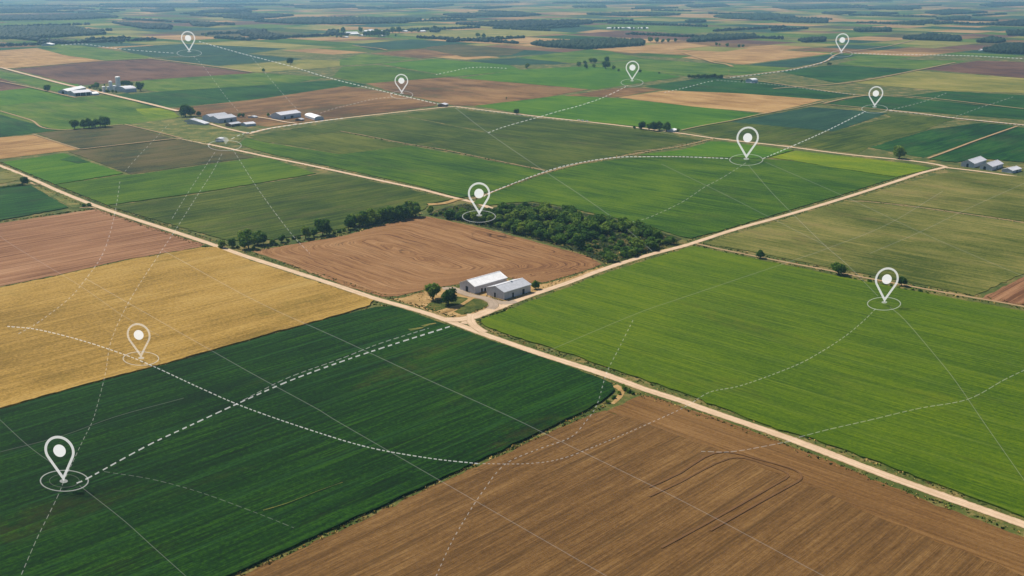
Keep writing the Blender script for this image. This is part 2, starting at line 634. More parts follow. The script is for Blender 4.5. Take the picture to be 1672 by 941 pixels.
M_GREEN = field_mat('green_crop', (78, 110, 12), (52, 86, 8), (102, 128, 26), accent=(104, 116, 44), acc=0.14, row=0.9, patch=1.0, tram=0.3, tram_w=30, tram_col=(96, 128, 46), seed=8, rowf=1.4)
M_BRIGHT = field_mat('bright_green_crop', (84, 126, 20), (60, 104, 14), (108, 142, 34), row=0.7, patch=0.8, seed=9)
M_YELLOWG = field_mat('yellow_green_crop', (124, 146, 28), (96, 126, 22), (146, 160, 46), row=0.7, patch=1.0, seed=10)
M_OLIVE = field_mat('olive_stubble', (120, 124, 66), (92, 102, 48), (146, 142, 86), accent=(150, 126, 84), acc=0.18, row=0.9, patch=1.3, seed=11, tram=0.3, tram_w=30)
M_OLIVE_D = field_mat('dark_olive_crop', (80, 98, 38), (56, 76, 26), (106, 116, 54), accent=(104, 98, 58), acc=0.2, row=0.9, patch=1.0, seed=12, tram=0.3, tram_w=28, tram_col=(96, 110, 62))
M_OLIVE_L = field_mat('pale_olive_crop', (94, 106, 44), (72, 88, 34), (118, 124, 60), row=0.8, patch=1.2, seed=21)
M_GREYB = field_mat('grey_brown_fallow', (102, 96, 56), (72, 74, 46), (116, 104, 72), accent=(70, 90, 48), acc=0.4, row=0.8, patch=1.4, seed=13)
M_TEAL = field_mat('deep_green_crop', (38, 86, 34), (22, 64, 26), (66, 106, 46), accent=(90, 100, 56), acc=0.15, row=0.9, patch=0.9, seed=14)
M_TAN = field_mat('tan_stubble', (194, 156, 108), (166, 130, 88), (214, 178, 128), row=0.9, patch=1.2, seed=15)
M_DUN = field_mat('dun_soil', (142, 108, 74), (114, 86, 58), (168, 132, 92), accent=(84, 96, 60), acc=0.25, row=0.9, patch=1.3, seed=16)
M_MAROON = field_mat('dark_red_soil', (120, 86, 68), (92, 66, 60), (132, 100, 84), accent=(142, 112, 86), acc=0.2, row=0.9, patch=1.2, seed=17)
M_STRAW = field_mat('straw_coloured_crop', (158, 152, 84), (130, 132, 70), (180, 168, 104), accent=(104, 124, 62), acc=0.3, row=0.8, patch=1.2, seed=18)
M_PASTURE = field_mat('pasture', (96, 126, 46), (70, 104, 36), (122, 140, 62), accent=(120, 120, 70), acc=0.25, row=0.6, patch=1.3, seed=19)
M_SLATE = field_mat('slate_green_crop', (50, 84, 64), (38, 70, 54), (66, 98, 72), row=0.8, patch=1.1, seed=20)

field('corn_field', [(-160, 716), (0, 672), (134, 634), (285, 594), (435, 551), (560, 517), (612, 504), (640, 502), (664, 509), (710, 526), (737, 535), (811, 562),
                     (891, 588), (975, 618), (997, 628), (1003, 639), (988, 653), (945, 678), (784, 753), (673, 805), (556, 859), (378, 941), (120, 1060), (-260, 1060)],
      1.0, M_CORN, 'B', label='dark green crop field in the left foreground', jit=0.3)
field('wheat_field', [(-160, 708), (-160, 510), (0, 472), (100, 451), (201, 428), (328, 406), (352, 405), (368, 411), (400, 424), (470, 447), (560, 476), (610, 492), (604, 500), (560, 514), (435, 548), (285, 591), (134, 631), (0, 669)],
      0.9, M_WHEAT, 'B', label='golden ripe wheat field at the left')
field('ploughed_field', [(-160, 404), (0, 365), (157, 342), (172, 347), (285, 384), (334, 400), (326, 404), (201, 425), (100, 448), (0, 468), (-160, 506)], 0.15, M_SOIL_L, 'B', label='rosy brown ploughed field left of the main road')
field('green_field', [(784, 527), (790, 521), (811, 515), (891, 484), (991, 447), (1060, 425), (1116, 408), (1132, 403), (1229, 423), (1353, 449), (1514, 481), (1672, 510), (1880, 548),
                      (1880, 932), (1672, 846), (1547, 798), (1380, 736), (1246, 694), (1116, 643), (991, 601), (891, 566), (824, 546), (794, 535)],
      0.7, M_LIME, 'A', label='bright yellow green crop field on the right', corner=4)
field('ploughed_field', [(1048, 646), (1066, 648), (1132, 671), (1212, 698), (1346, 750), (1514, 819), (1672, 878), (1880, 960), (1880, 1040), (1700, 958), (1648, 934), (1547, 895),
                         (1413, 838), (1313, 792), (1179, 741), (1120, 718), (1040, 690), (990, 672)], 0.15, M_SOIL_H, 'A', label='brown ploughed headland strip beside the main road')
field('ploughed_field', [(988, 671), (1040, 688), (1120, 716), (1179, 739), (1313, 790), (1413, 836), (1547, 892), (1648, 931), (1700, 955), (1880, 1042), (1880, 1100), (180, 1060), (392, 942), (560, 866), (680, 808), (790, 757), (940, 687)],
      0.15, M_SOIL_R, 'B', label='brown ploughed field at the bottom right')
field('green_field', [(770, 333), (806, 315), (891, 285), (950, 269), (1008, 261), (1060, 257), (1112, 258), (1240, 260), (1297, 264), (1463, 291), (1380, 317), (1293, 343), (1180, 377), (1128, 390), (1108, 386), (1060, 370), (1000, 356), (920, 338), (870, 330), (830, 332), (800, 336)],
      0.6, M_GREEN, 'A', label='deep green crop field behind the wood')
field('green_field', [(1040, 254), (1116, 245), (1160, 232), (1180, 232), (1296, 246), (1252, 258), (1238, 259), (1112, 256), (1062, 255)], 0.62, M_BRIGHT, 'A', label='bright green strip of crop below the far lane')
field('green_field', [(1256, 258), (1299, 247), (1380, 256), (1490, 269), (1524, 276), (1464, 290), (1346, 272), (1297, 263)], 0.62, M_YELLOWG, 'A', label='yellow green strip of crop at the lane corner')
field('stubble_field', [(1392, 326), (1463, 304), (1520, 288), (1560, 281), (1672, 289), (1860, 306), (1860, 400), (1672, 362), (1500, 337), (1420, 328)], 0.3, M_OLIVE, 'A', label='olive stubble field, the part above the ditch')
field('stubble_field', [(1150, 398), (1293, 355), (1382, 329), (1420, 331), (1500, 341), (1672, 366), (1860, 404), (1850, 420), (1672, 447), (1590, 484), (1514, 467), (1353, 437), (1229, 412), (1165, 401)], 0.3, M_OLIVE, 'A', label='olive stubble field, the part below the ditch')
field('ploughed_field', [(1602, 488), (1672, 452), (1860, 425), (1860, 536), (1672, 499)], 0.15, M_SOIL_L, 'B', label='small brown ploughed corner at the right edge')
# --- left middle block
field('green_field', [(4, 266), (104, 251), (201, 284), (90, 302)], 0.6, M_BRIGHT, 'B', label='bright lime green plot at the left edge')
field('green_field', [(98, 262), (120, 256), (147, 266), (128, 268)], 0.8, M_TEAL, 'B', label='dark green patch in the lime green plot')  # small plot in the deeper green crop colour
field('green_field', [(92, 303), (203, 286), (216, 287), (415, 259), (440, 259), (516, 284), (335, 314), (176, 336), (130, 318)], 0.6, M_GREEN, 'B', label='mid green crop plot left of the lane')
field('olive_field', [(178, 338), (335, 316), (518, 286), (560, 287), (690, 315), (735, 327), (700, 334), (690, 344), (560, 374), (500, 384), (450, 392), (372, 394), (352, 388), (285, 369)], 0.5, M_OLIVE_D, 'B', label='dark olive crop field above the hedge')
field('fallow_field', [(111, 248), (295, 228), (412, 256), (415, 257), (214, 285)], 0.25, M_GREYB, 'B', label='grey brown fallow field')
field('olive_field', [(408, 222), (556, 199), (636, 189), (648, 189), (795, 217), (672, 235), (556, 214), (500, 221), (440, 233)], 0.5, M_OLIVE_D, 'A', label='olive brown crop field by the far farm lane')
field('green_field', [(655, 188), (740, 178), (807, 187), (884, 195), (1035, 212), (1112, 223), (1140, 228), (1062, 243), (1008, 253), (891, 276), (717, 243), (674, 236), (799, 217)], 0.55, M_OLIVE_D, 'A', label='olive green crop field below the long lane')
field('green_field', [(388, 236), (404, 226), (440, 235), (556, 253), (670, 239), (891, 281), (806, 312), (764, 322), (748, 323), (690, 306), (556, 276), (440, 252)], 0.55, M_GREEN, 'A', label='green crop field left of the dashed lane')
field('olive_field', [(440, 232), (500, 223), (556, 217), (668, 238), (556, 251)], 0.5, M_OLIVE_L, 'A', label='pale olive corner plot')
field('scrub_field', [(212, 204), (295, 194), (340, 206), (400, 217), (386, 232), (335, 234), (298, 226)], 0.2, M_SCRUB, 'B', label='yellowish rough pasture by the far farmstead')
field('fallow_field', [(62, 219), (201, 205), (286, 227), (134, 244)], 0.25, M_GREYB, 'B', label='dark fallow field below the row of trees')
field('stubble_field', [(-120, 240), (0, 225), (54, 221), (131, 244), (0, 260), (-120, 275)], 0.2, M_TAN, 'B', label='tan stubble field at the left edge')
field('green_field', [(-120, 172), (0, 182), (94, 212), (0, 223), (-120, 236)], 0.6, M_TEAL, 'A', label='deep green crop at the left edge')
field('green_field', [(-60, 172), (0, 174), (125, 161), (182, 156), (241, 175), (288, 192), (201, 203), (97, 212)], 0.6, M_PASTURE, 'A', label='light green pasture above the row of trees')
field('green_field', [(0, 150), (55, 144), (122, 160), (0, 172), (-100, 168)], 0.6, M_BRIGHT, 'A', label='green plot left of the grain farm')
field('green_field', [(224, 179), (268, 177), (292, 190), (243, 193)], 0.72, M_YELLOWG, 'A', label='small lime green plot by the lane')
field('green_field', [(185, 157), (210, 153), (262, 175), (240, 174)], 0.72, M_TEAL, 'A', label='dark green wedge beside the farm lane')
field('olive_field', [(-100, 290), (0, 273), (46, 291), (0, 301), (-100, 322)], 0.4, M_OLIVE, 'B', label='olive plot at the left edge')
field('green_field', [(-100, 322), (0, 308), (50, 304), (74, 318), (112, 340), (0, 361), (-100, 380)], 0.8, M_TEAL, 'B', label='dark green patchy crop at the left edge')
field('scrub_field', [(54, 303), (80, 308), (148, 337), (118, 340), (78, 318)], 0.2, M_SCRUB, 'A', label='dry tufted corner by the main road')
# --- upper left
field('ploughed_field', [(22, 114), (151, 102), (241, 97), (410, 119), (234, 131), (132, 139)], 0.2, M_MAROON, 'A', label='dark red brown ploughed field')
field('stubble_field', [(-120, 104), (0, 95), (107, 91), (170, 100), (20, 111), (-120, 114)], 0.2, M_TAN, 'A', label='tan stubble')
field('stubble_field', [(-120, 92), (0, 83), (60, 79), (105, 90), (0, 94), (-120, 100)], 0.24, M_TAN, 'A', label='tan stubble')
field('green_field', [(74, 82), (134, 75), (214, 88), (285, 94), (171, 99), (112, 91)], 0.6, M_PASTURE, 'A', label='light green crop')
field('green_field', [(261, 97), (402, 89), (496, 97), (357, 107)], 0.6, M_SLATE, 'A', label='slate green crop')
field('green_field', [(190, 79), (301, 72), (469, 80), (402, 88), (257, 95), (214, 86)], 0.6, M_SLATE, 'A', label='slate green crop')
field('olive_field', [(358, 109), (499, 98), (560, 100), (558, 108), (420, 118)], 0.4, M_STRAW, 'A', label='straw coloured crop')
field('green_field', [(236, 132), (418, 120), (533, 127), (455, 140), (255, 149), (220, 140)], 0.6, M_PASTURE, 'A', label='light green crop')
field('green_field', [(192, 155), (300, 148), (400, 142), (556, 131), (600, 140), (425, 162), (274, 175)], 0.6, M_TEAL, 'A', label='deep green crop')
field('ploughed_field', [(282, 177), (432, 162), (560, 142), (614, 149), (712, 170), (708, 174), (636, 182), (556, 191), (440, 206), (350, 195)], 0.2, M_DUN, 'B', label='dun ploughed field behind the far farmstead')
field('ploughed_field', [(598, 137), (737, 127), (959, 147), (891, 158), (774, 172), (745, 172), (640, 151)], 0.2, M_DUN, 'A', label='dun soil')
field('ploughed_field', [(-100, 128), (0, 130), (46, 143), (0, 149), (-100, 150)], 0.2, M_MAROON, 'A', label='red brown soil')
field('olive_field', [(-100, 118), (0, 117), (122, 137), (67, 143), (0, 127)], 0.4, M_PASTURE, 'A', label='pasture')
field('olive_field', [(70, 145), (124, 138), (150, 148), (110, 152)], 0.4, M_BRIGHT, 'A', label='green plot')
# --- upper middle
field('green_field', [(556, 98), (592, 89), (680, 97), (612, 104), (556, 107)], 0.6, M_PASTURE, 'A', label='light green crop')
field('green_field', [(622, 105), (713, 97), (831, 107), (849, 114), (742, 125)], 0.6, M_BRIGHT, 'A', label='bright green crop')
field('green_field', [(560, 110), (613, 107), (736, 125), (598, 136), (545, 125)], 0.6, M_GREEN, 'A', label='green crop')
field('green_field', [(749, 127), (851, 115), (951, 109), (1050, 115), (1112, 125), (971, 146)], 0.6, M_BRIGHT, 'A', label='bright green crop')
field('green_field', [(762, 100), (851, 95), (932, 104), (833, 106)], 0.6, M_SLATE, 'A', label='slate green crop')
field('olive_field', [(843, 94), (975, 80), (1052, 96), (936, 103)], 0.4, M_PASTURE, 'A', label='pasture')
field('olive_field', [(936, 107), (1058, 97), (1190, 107), (1188, 122), (1120, 124), (1050, 114)], 0.4, M_PASTURE, 'A', label='pasture')
field('stubble_field', [(965, 80), (1116, 70), (1160, 76), (1034, 87)], 0.2, M_TAN, 'A', label='tan stubble')
field('ploughed_field', [(606, 88), (690, 80), (757, 89), (690, 95)], 0.2, M_DUN, 'A', label='dun soil')
field('green_field', [(692, 80), (743, 72), (857, 82), (834, 90), (759, 93)], 0.4, M_GREYB, 'A', label='grey fallow')
field('green_field', [(576, 73), (673, 65), (760, 70), (683, 79), (610, 82)], 0.6, M_SLATE, 'A', label='slate green crop')
field('olive_field', [(648, 57), (747, 50), (841, 47), (931, 54), (824, 63), (757, 65)], 0.3, M_STRAW, 'A', label='straw coloured crop')
field('green_field', [(843, 48), (934, 42), (991, 47), (938, 53)], 0.6, M_SLATE, 'A', label='slate green crop')
field('ploughed_field', [(926, 57), (1025, 50), (1150, 58), (1116, 66), (1042, 63)], 0.2, M_MAROON, 'A', label='red brown soil')
field('green_field', [(776, 174), (849, 164), (920, 157), (1012, 162), (1112, 173), (1247, 186), (1189, 197), (1110, 212), (1035, 205), (884, 189)], 0.6, M_BRIGHT, 'A', label='bright green crop above the long lane')
field('ploughed_field', [(924, 156), (1000, 146), (1040, 144), (1080, 147), (1010, 158)], 0.2, M_DUN, 'A', label='dun soil')
field('stubble_field', [(1012, 160), (1090, 149), (1210, 154), (1343, 164), (1251, 184), (1130, 173)], 0.2, M_TAN, 'A', label='tan stubble field above the green crop')
# --- upper right
field('green_field', [(1052, 142), (1112, 134), (1150, 127), (1206, 129), (1393, 155), (1340, 162), (1210, 152), (1090, 146)], 0.6, M_TEAL, 'A', label='deep green crop by the white hangar')
field('stubble_field', [(1114, 94), (1226, 79), (1358, 88), (1214, 105)], 0.2, M_TAN, 'A', label='tan stubble')
field('green_field', [(1190, 107), (1216, 107), (1291, 112), (1240, 123), (1192, 122)], 0.6, M_PASTURE, 'A', label='pasture')
field('green_field', [(1220, 106), (1362, 89), (1400, 92), (1295, 110)], 0.6, M_SLATE, 'A', label='slate green crop')
field('green_field', [(1269, 117), (1363, 107), (1500, 115), (1366, 135)], 0.6, M_TEAL, 'A', label='deep green crop')
field('olive_field', [(1366, 105), (1403, 97), (1581, 100), (1504, 113)], 0.4, M_PASTURE, 'A', label='pasture')
field('ploughed_field', [(1508, 114), (1598, 100), (1800, 106), (1800, 136), (1672, 127)], 0.2, M_MAROON, 'A', label='red brown soil')
field('olive_field', [(1390, 136), (1497, 117), (1672, 129), (1800, 140), (1800, 160), (1672, 151), (1544, 148)], 0.4, M_STRAW, 'A', label='straw coloured crop')
field('green_field', [(1192, 199), (1326, 176), (1448, 186), (1360, 214)], 0.6, M_SLATE, 'B', label='dark slate green crop')
field('green_field', [(1116, 213), (1190, 200), (1358, 216), (1462, 190), (1512, 200), (1516, 212), (1417, 239), (1400, 250), (1380, 248), (1279, 234), (1170, 223)], 0.5, M_OLIVE_D, 'B', label='olive green crop beyond the lane')
field('green_field', [(1422, 240), (1520, 213), (1600, 202), (1655, 207), (1510, 257)], 0.7, M_TEAL, 'B', label='deep green crop before the three sheds')
field('green_field', [(1518, 261), (1660, 209), (1820, 215), (1820, 275), (1672, 266), (1600, 259), (1560, 266)], 0.7, M_TEAL, 'B', label='deep green crop behind the three sheds')
field('green_field', [(1345, 172), (1415, 158), (1474, 160), (1672, 180), (1820, 192), (1820, 204), (1672, 195), (1454, 180)], 0.65, M_TEAL, 'A', label='deep green crop at the right edge')
field('green_field', [(1476, 158), (1544, 150), (1672, 157), (1820, 166), (1820, 188), (1672, 178)], 0.65, M_TEAL, 'A', label='deep green crop at the right edge')
field('olive_field', [(1446, 187), (1557, 195), (1508, 211), (1480, 200)], 0.5, M_OLIVE_D, 'B', label='olive plot')

# --- the looped ploughed field behind the barns: rows follow its edges
px_m = [(412, 411), (439, 420), (500, 443), (560, 466), (623, 485), (650, 484), (690, 474), (745, 465), (827, 453), (867, 463), (891, 461), (941, 447), (983, 432), (958, 418), (891, 400), (790, 373), (697, 354), (673, 354), (560, 386), (469, 401)]
pm = [at(x, y) for x, y in px_m]
bm = bmesh.new()
pj = resample(pm, 5.0, 0.4)
bvs = [bm.verts.new((p.x, p.y, 0.2)) for p in pj]
bm.faces.new(bvs)
xs = [p.x for p in pj]
ys = [p.y for p in pj]
stepc = 6.0
for axis, lo, hi in ((0, min(xs), max(xs)), (1, min(ys), max(ys))):
    v = lo + stepc
    while v < hi:
        co = (v, 0, 0) if axis == 0 else (0, v, 0)
        no = (1, 0, 0) if axis == 0 else (0, 1, 0)
        bmesh.ops.bisect_plane(bm, geom=bm.verts[:] + bm.edges[:] + bm.faces[:], plane_co=co, plane_no=no)
        v += stepc
bmesh.ops.recalc_face_normals(bm, faces=bm.faces[:])
me = bpy.data.meshes.new('ploughed_field')
bm.to_mesh(me)
bm.free()
if me.polygons[0].normal.z < 0: me.flip_normals()
co = np.zeros(len(me.vertices) * 3)
me.vertices.foreach_get('co', co)
co = co.reshape(-1, 3)[:, :2]
main = [at(412, 411), at(623, 485), at(740, 466), at(827, 455), at(983, 432), at(697, 354), at(673, 354)]
main = [at(412, 411), at(623, 487), at(983, 433), at(685, 353)]
ds = []
for i in range(len(main)):
    a = np.array(main[i][:2])
    b = np.array(main[(i + 1) % len(main)][:2])
    e = (b - a) / np.linalg.norm(b - a)
    nn = np.array((-e[1], e[0]))
    ds.append(np.abs((co - a) @ nn) * (2.4 if i % 2 else 1.0))
ds = np.array(ds)
K = 8.0
dist = -K * np.log(np.exp(-ds / K).sum(0))
a_ = me.attributes.new('dist', 'FLOAT', 'POINT')
a_.data.foreach_set('value', dist.astype(np.float32))
me.materials.append(M_SOIL_M)
o = link_mesh('ploughed_field', me)
tag(o, 'brown ploughed field with looping furrows behind the barns', kind='structure')
FIELD_POLYS.append([(p.x, p.y) for p in pm])

field('farmyard', [(636, 489), (660, 486), (692, 476), (746, 467), (790, 458), (828, 456), (868, 466), (893, 463), (943, 449), (984, 435), (988, 437), (871, 478), (811, 500), (775, 513), (745, 519), (700, 508), (660, 495)], 0.02, M_YARD, 'A', flat=True, label='sandy yard around the two barns')
field('lawn', [(700, 505), (709, 509), (730, 503), (752, 497), (765, 489), (763, 487), (747, 484), (730, 487), (705, 493), (693, 502)], 0.06, M_LAWN, 'A', flat=True, label='rough grass under the two yard trees')
field('lawn', [(741, 509), (752, 514), (759, 514), (782, 507), (800, 499), (802, 496), (784, 489), (772, 488), (756, 499)], 0.06, M_LAWN, 'A', flat=True, label='rough grass island inside the drive')
field('lawn', [(728, 472), (745, 467), (760, 464), (752, 470)], 0.06, M_LAWN, 'A', flat=True, label='strip of grass beside the barn')
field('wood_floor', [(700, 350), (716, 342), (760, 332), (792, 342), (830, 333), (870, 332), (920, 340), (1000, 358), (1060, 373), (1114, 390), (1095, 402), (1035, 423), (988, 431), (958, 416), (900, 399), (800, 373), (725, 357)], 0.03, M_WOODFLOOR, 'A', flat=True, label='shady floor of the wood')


CLEARWAY = []      # road surfaces that stay free of weeds


def ribbon(name, px_pts, width, mat, z, label, wid_end=None):
    pts = [at(x, y, 0) for x, y in px_pts]
    # Catmull-Rom through the traced points
    P = [pts[0] * 2 - pts[1]] + pts + [pts[-1] * 2 - pts[-2]]
    line = []
    for i in range(1, len(P) - 2):
        L = (P[i + 1] - P[i]).length
        k = max(2, min(24, int(L / 12)))
        for j in range(k):
            t = j / k
            p0, p1, p2, p3 = P[i - 1], P[i], P[i + 1], P[i + 2]
            d1, d2 = (p2 - p0), (p3 - p1)
            m1 = d1.normalized() * L if d1.length > 1e-6 else d1
            m2 = d2.normalized() * L if d2.length > 1e-6 else d2
            h00 = 2 * t ** 3 - 3 * t ** 2 + 1
            h10 = t ** 3 - 2 * t ** 2 + t
            h01 = -2 * t ** 3 + 3 * t ** 2
            h11 = t ** 3 - t ** 2
            line.append(p1 * h00 + m1 * h10 + p2 * h01 + m2 * h11)
    line.append(P[-2])
    V, F, A, AL = [], [], [], []
    acc = 0
    ac = (-1.0, -0.55, 0.0, 0.55, 1.0)
    if mat is M_TRACK: width *= 0.72
    for i, p in enumerate(line):
        d = (line[min(i + 1, len(line) - 1)] - line[max(i - 1, 0)])
        nn = Vector((-d.y, d.x, 0)).normalized()
        w = width if wid_end is None else width + (wid_end - width) * i / (len(line) - 1)
        w *= 1 + rnd.gauss(0, 0.03)
        if i: acc += (p - line[i - 1]).length
        for a in ac:
            V.append((p.x + nn.x * a * w / 2, p.y + nn.y * a * w / 2, z + 0.03 * (1 - a * a)))
            A.append(a)
            AL.append(acc)
    for i in range(len(line) - 1):
        for k in range(4):
            b0 = i * 5 + k
            F.append((b0 + 1, b0, b0 + 5, b0 + 6))
    o = mesh_obj(name, V, F, mat)
    for nm, vals in (('across', A), ('along', AL)):
        at_ = o.data.attributes.new(nm, 'FLOAT', 'POINT')
        at_.data.foreach_set('value', vals)
    tag(o, label, kind='structure')
    if pts[0].y < 1600 or pts[-1].y < 1600:
        for i in range(len(line) - 1):
            L = (line[i + 1] - line[i]).length
            for j in range(max(1, int(L / 2.5))):
                q = line[i].lerp(line[i + 1], j / max(1, int(L / 2.5)))
                if q.y < 1700: CLEARWAY.append((q.x, q.y, width / 2 + 0.2))
    return line


RA = [(-140, 228), (-40, 259), (0, 271), (60, 296), (100, 314), (161, 338), (220, 358), (285, 379), (345, 399), (402, 419), (480, 444), (560, 470), (610, 487), (656, 500), (700, 513), (737, 526), (790, 546), (891, 581), (991, 613), (1050, 635), (1116, 656), (1145, 667), (1293, 718), (1447, 777), (1672, 857), (1880, 935)]
RB = [(757, 529), (780, 515), (811, 504), (871, 481), (924, 463), (991, 438), (1058, 417), (1116, 402), (1138, 395), (1200, 375), (1293, 349), (1380, 323), (1464, 296), (1510, 281), (1545, 273)]
RC = [(1545, 273), (1530, 269), (1490, 263), (1380, 252), (1280, 239), (1166, 226), (1112, 218), (1035, 208), (958, 199), (884, 191), (807, 182), (744, 174)]
RE = [(757, 327), (720, 318), (690, 310), (620, 295), (556, 281), (490, 267), (435, 256), (375, 243), (298, 227), (290, 225)]
RF = [(1136, 398), (1170, 406), (1229, 418), (1280, 428), (1353, 442), (1413, 454), (1514, 473), (1598, 488), (1672, 501), (1860, 538)]
RT = [(757, 327), (785, 322), (804, 314), (850, 296), (891, 282), (950, 267), (1008, 257), (1068, 246), (1116, 238), (1166, 226)]
RH = [(1545, 274), (1590, 279), (1672, 290), (1860, 311)]
RD = [(405, 219), (440, 210), (486, 203), (556, 194), (636, 185), (720, 176), (744, 174)]
L_A = ribbon('main_road', RA, 5.9, M_ROAD, 0.10, 'pale gravel road running diagonally across the whole view')
L_B = ribbon('side_road', RB, 5.9, M_ROAD, 0.13, 'pale gravel road from the barns to the far junction')
L_C = ribbon('side_road', RC, 6.5, M_ROAD, 0.16, 'pale dirt lane behind the green fields')
L_E = ribbon('side_road', RE, 6.0, M_ROAD, 0.19, 'pale dirt lane left of the wood')
L_F = ribbon('dirt_track', RF, 4.5, M_TRACK, 0.22, 'narrow dirt track along the bright crop field')
L_T = ribbon('dirt_track', RT, 4.0, M_TRACK, 0.25, 'grassy track along the dashed white line')
L_H = ribbon('side_road', RH, 6.0, M_ROAD, 0.20, 'pale lane in front of the three sheds')
L_D = ribbon('side_road', RD, 6.5, M_ROAD, 0.23, 'pale lane to the far farmstead')
ribbon('side_road', [(0, 111), (60, 127), (110, 140), (151, 149), (180, 156), (235, 169), (291, 183)], 9.0, M_ROAD, 1.6, 'pale lane past the grain farm')
ribbon('dirt_track', [(0, 112), (20, 112), (151, 101), (241, 96), (300, 93)], 9.0, M_TRACK, 1.7, 'tan track above the red soil')
ribbon('dirt_track', [(241, 96), (330, 107), (412, 119)], 10.0, M_TRACK, 1.8, 'tan track right of the red soil')
ribbon('dirt_track', [(0, 134), (50, 144), (110, 158), (124, 161)], 7.0, M_TRACK, 1.85, 'tan track left of the grain farm')
ribbon('dirt_track', [(131, 245), (200, 237), (288, 227)], 5.0, M_TRACK, 0.9, 'thin track between fallow fields')
ribbon('dirt_track', [(54, 220), (90, 232), (131, 245)], 4.0, M_TRACK, 0.95, 'thin track beside the tan stubble')
ribbon('dirt_track', [(0, 182), (50, 197), (97, 213), (201, 204)], 4.5, M_TRACK, 1.0, 'thin track round the dark crop')
ribbon('side_road', [(343, 203), (370, 211), (405, 219)], 6.0, M_ROAD, 0.97, 'farm lane before the grey barns')
ribbon('side_road', [(405, 190), (440, 195), (465, 200), (486, 203)], 5.0, M_ROAD, 0.99, 'farm lane before the blue grey barn')
ribbon('side_road', [(1450, 181), (1500, 186), (1560, 194), (1672, 205), (1820, 218)], 7.0, M_ROAD, 1.0, 'pale road at the right edge')
ribbon('dirt_track', [(1345, 171), (1400, 176), (1450, 181)], 6.0, M_TRACK, 1.2, 'thin track left of the right edge road')
ribbon('dirt_track', [(1515, 260), (1540, 251), (1590, 232), (1661, 207)], 5.0, M_TRACK, 1.1, 'tan track between the deep green crops')
ribbon('dirt_track', [(1345, 170), (1380, 162), (1413, 157)], 7.0, M_TRACK, 1.4, 'tan track end')
ribbon('side_road', [(1180, 129), (1240, 134), (1310, 144), (1400, 156), (1480, 158), (1672, 179)], 7.0, M_TRACK, 1.45, 'pale track by the white hangar')
ribbon('side_road', [(1180, 128), (1250, 120), (1300, 113), (1345, 102), (1372, 88), (1450, 76), (1500, 64)], 9.0, M_TRACK, 1.5, 'pale road running away on the right')
ribbon('dirt_track', [(1262, 146), (1385, 136), (1500, 115), (1560, 103)], 8.0, M_TRACK, 1.55, 'tan track beside the straw crop')
ribbon('dirt_track', [(1386, 329), (1420, 330), (1500, 339), (1600, 353), (1672, 364), (1860, 402)], 3.0, M_TRACK, 0.2, 'earthy ditch line across the olive stubble')
ribbon('dirt_track', [(556, 215), (600, 223), (671, 237), (717, 244), (800, 261), (891, 280)], 3.0, M_TRACK, 0.7, 'ditch line between the olive and the green field')
ribbon('dirt_track', [(1035, 248), (1070, 245)], 3.0, M_TRACK, 0.75, 'short bit of track')
ribbon('dirt_track', [(1112, 214), (1150, 206), (1190, 199), (1250, 186), (1300, 177), (1345, 167)], 4.5, M_TRACK, 1.35, 'field edge track beyond the lane')
ribbon('dirt_track', [(298, 227), (250, 215), (204, 204)], 4.0, M_TRACK, 0.93, 'thin track continuing the lane past the fallow')
ribbon('dirt_track', [(1112, 86), (1130, 92), (1150, 98), (1165, 103), (1185, 106), (1196, 110)], 9.0, M_YARD, 1.9, 'pale bare strip on far pasture')
ribbon('dirt_track', [(575, 75), (600, 78), (618, 80), (632, 83)], 8.0, M_YARD, 1.92, 'pale bare strip on the far slate green crop')
ribbon('driveway', [(723, 472), (738, 471), (752, 477), (773, 484), (792, 487), (809, 493), (826, 495), (842, 492)], 6.5, M_DRIVE, 0.16, 'grey gravel drive in front of the barns', 7.5)
ribbon('driveway', [(792, 487), (803, 493), (806, 500), (800, 505)], 7.0, M_DRIVE, 0.19, 'grey gravel loop of the drive')
ribbon('footpath', [(773, 486), (762, 493), (754, 498), (742, 504), (730, 509), (716, 512)], 3.0, M_YARD, 0.20, 'sandy path between the two lawns')
ribbon('driveway', [(728, 522), (752, 522), (775, 517), (800, 507), (822, 499)], 9.0, M_ROAD, 0.155, 'rounded gravel corner of the junction')
ribbon('driveway', [(770, 513), (768, 522), (773, 531), (790, 543)], 6.0, M_ROAD, 0.165, 'rounded gravel corner below the junction')
ribbon('dirt_track', [(699, 335), (725, 333), (745, 327), (756, 326)], 9.0, M_YARD, 0.6, 'sandy turning place by the wood', 4.0)
ribbon('side_road', [(757, 327), (785, 334), (800, 340), (815, 345)], 6.0, M_ROAD, 0.27, 'lane end going into the wood')
ribbon('dirt_track', [(157, 341), (145, 339), (130, 340)], 4.0, M_TRACK, 0.3, 'field gate at the ploughed field')
ribbon('dirt_track', [(50, 298), (58, 302), (66, 300)], 4.0, M_TRACK, 0.31, 'field gate at the left')
ribbon('dirt_track', [(1003, 630), (1014, 636), (1012, 648), (1000, 660)], 4.5, M_YARD, 0.12, 'sandy corner beside the dark crop', 2.0)

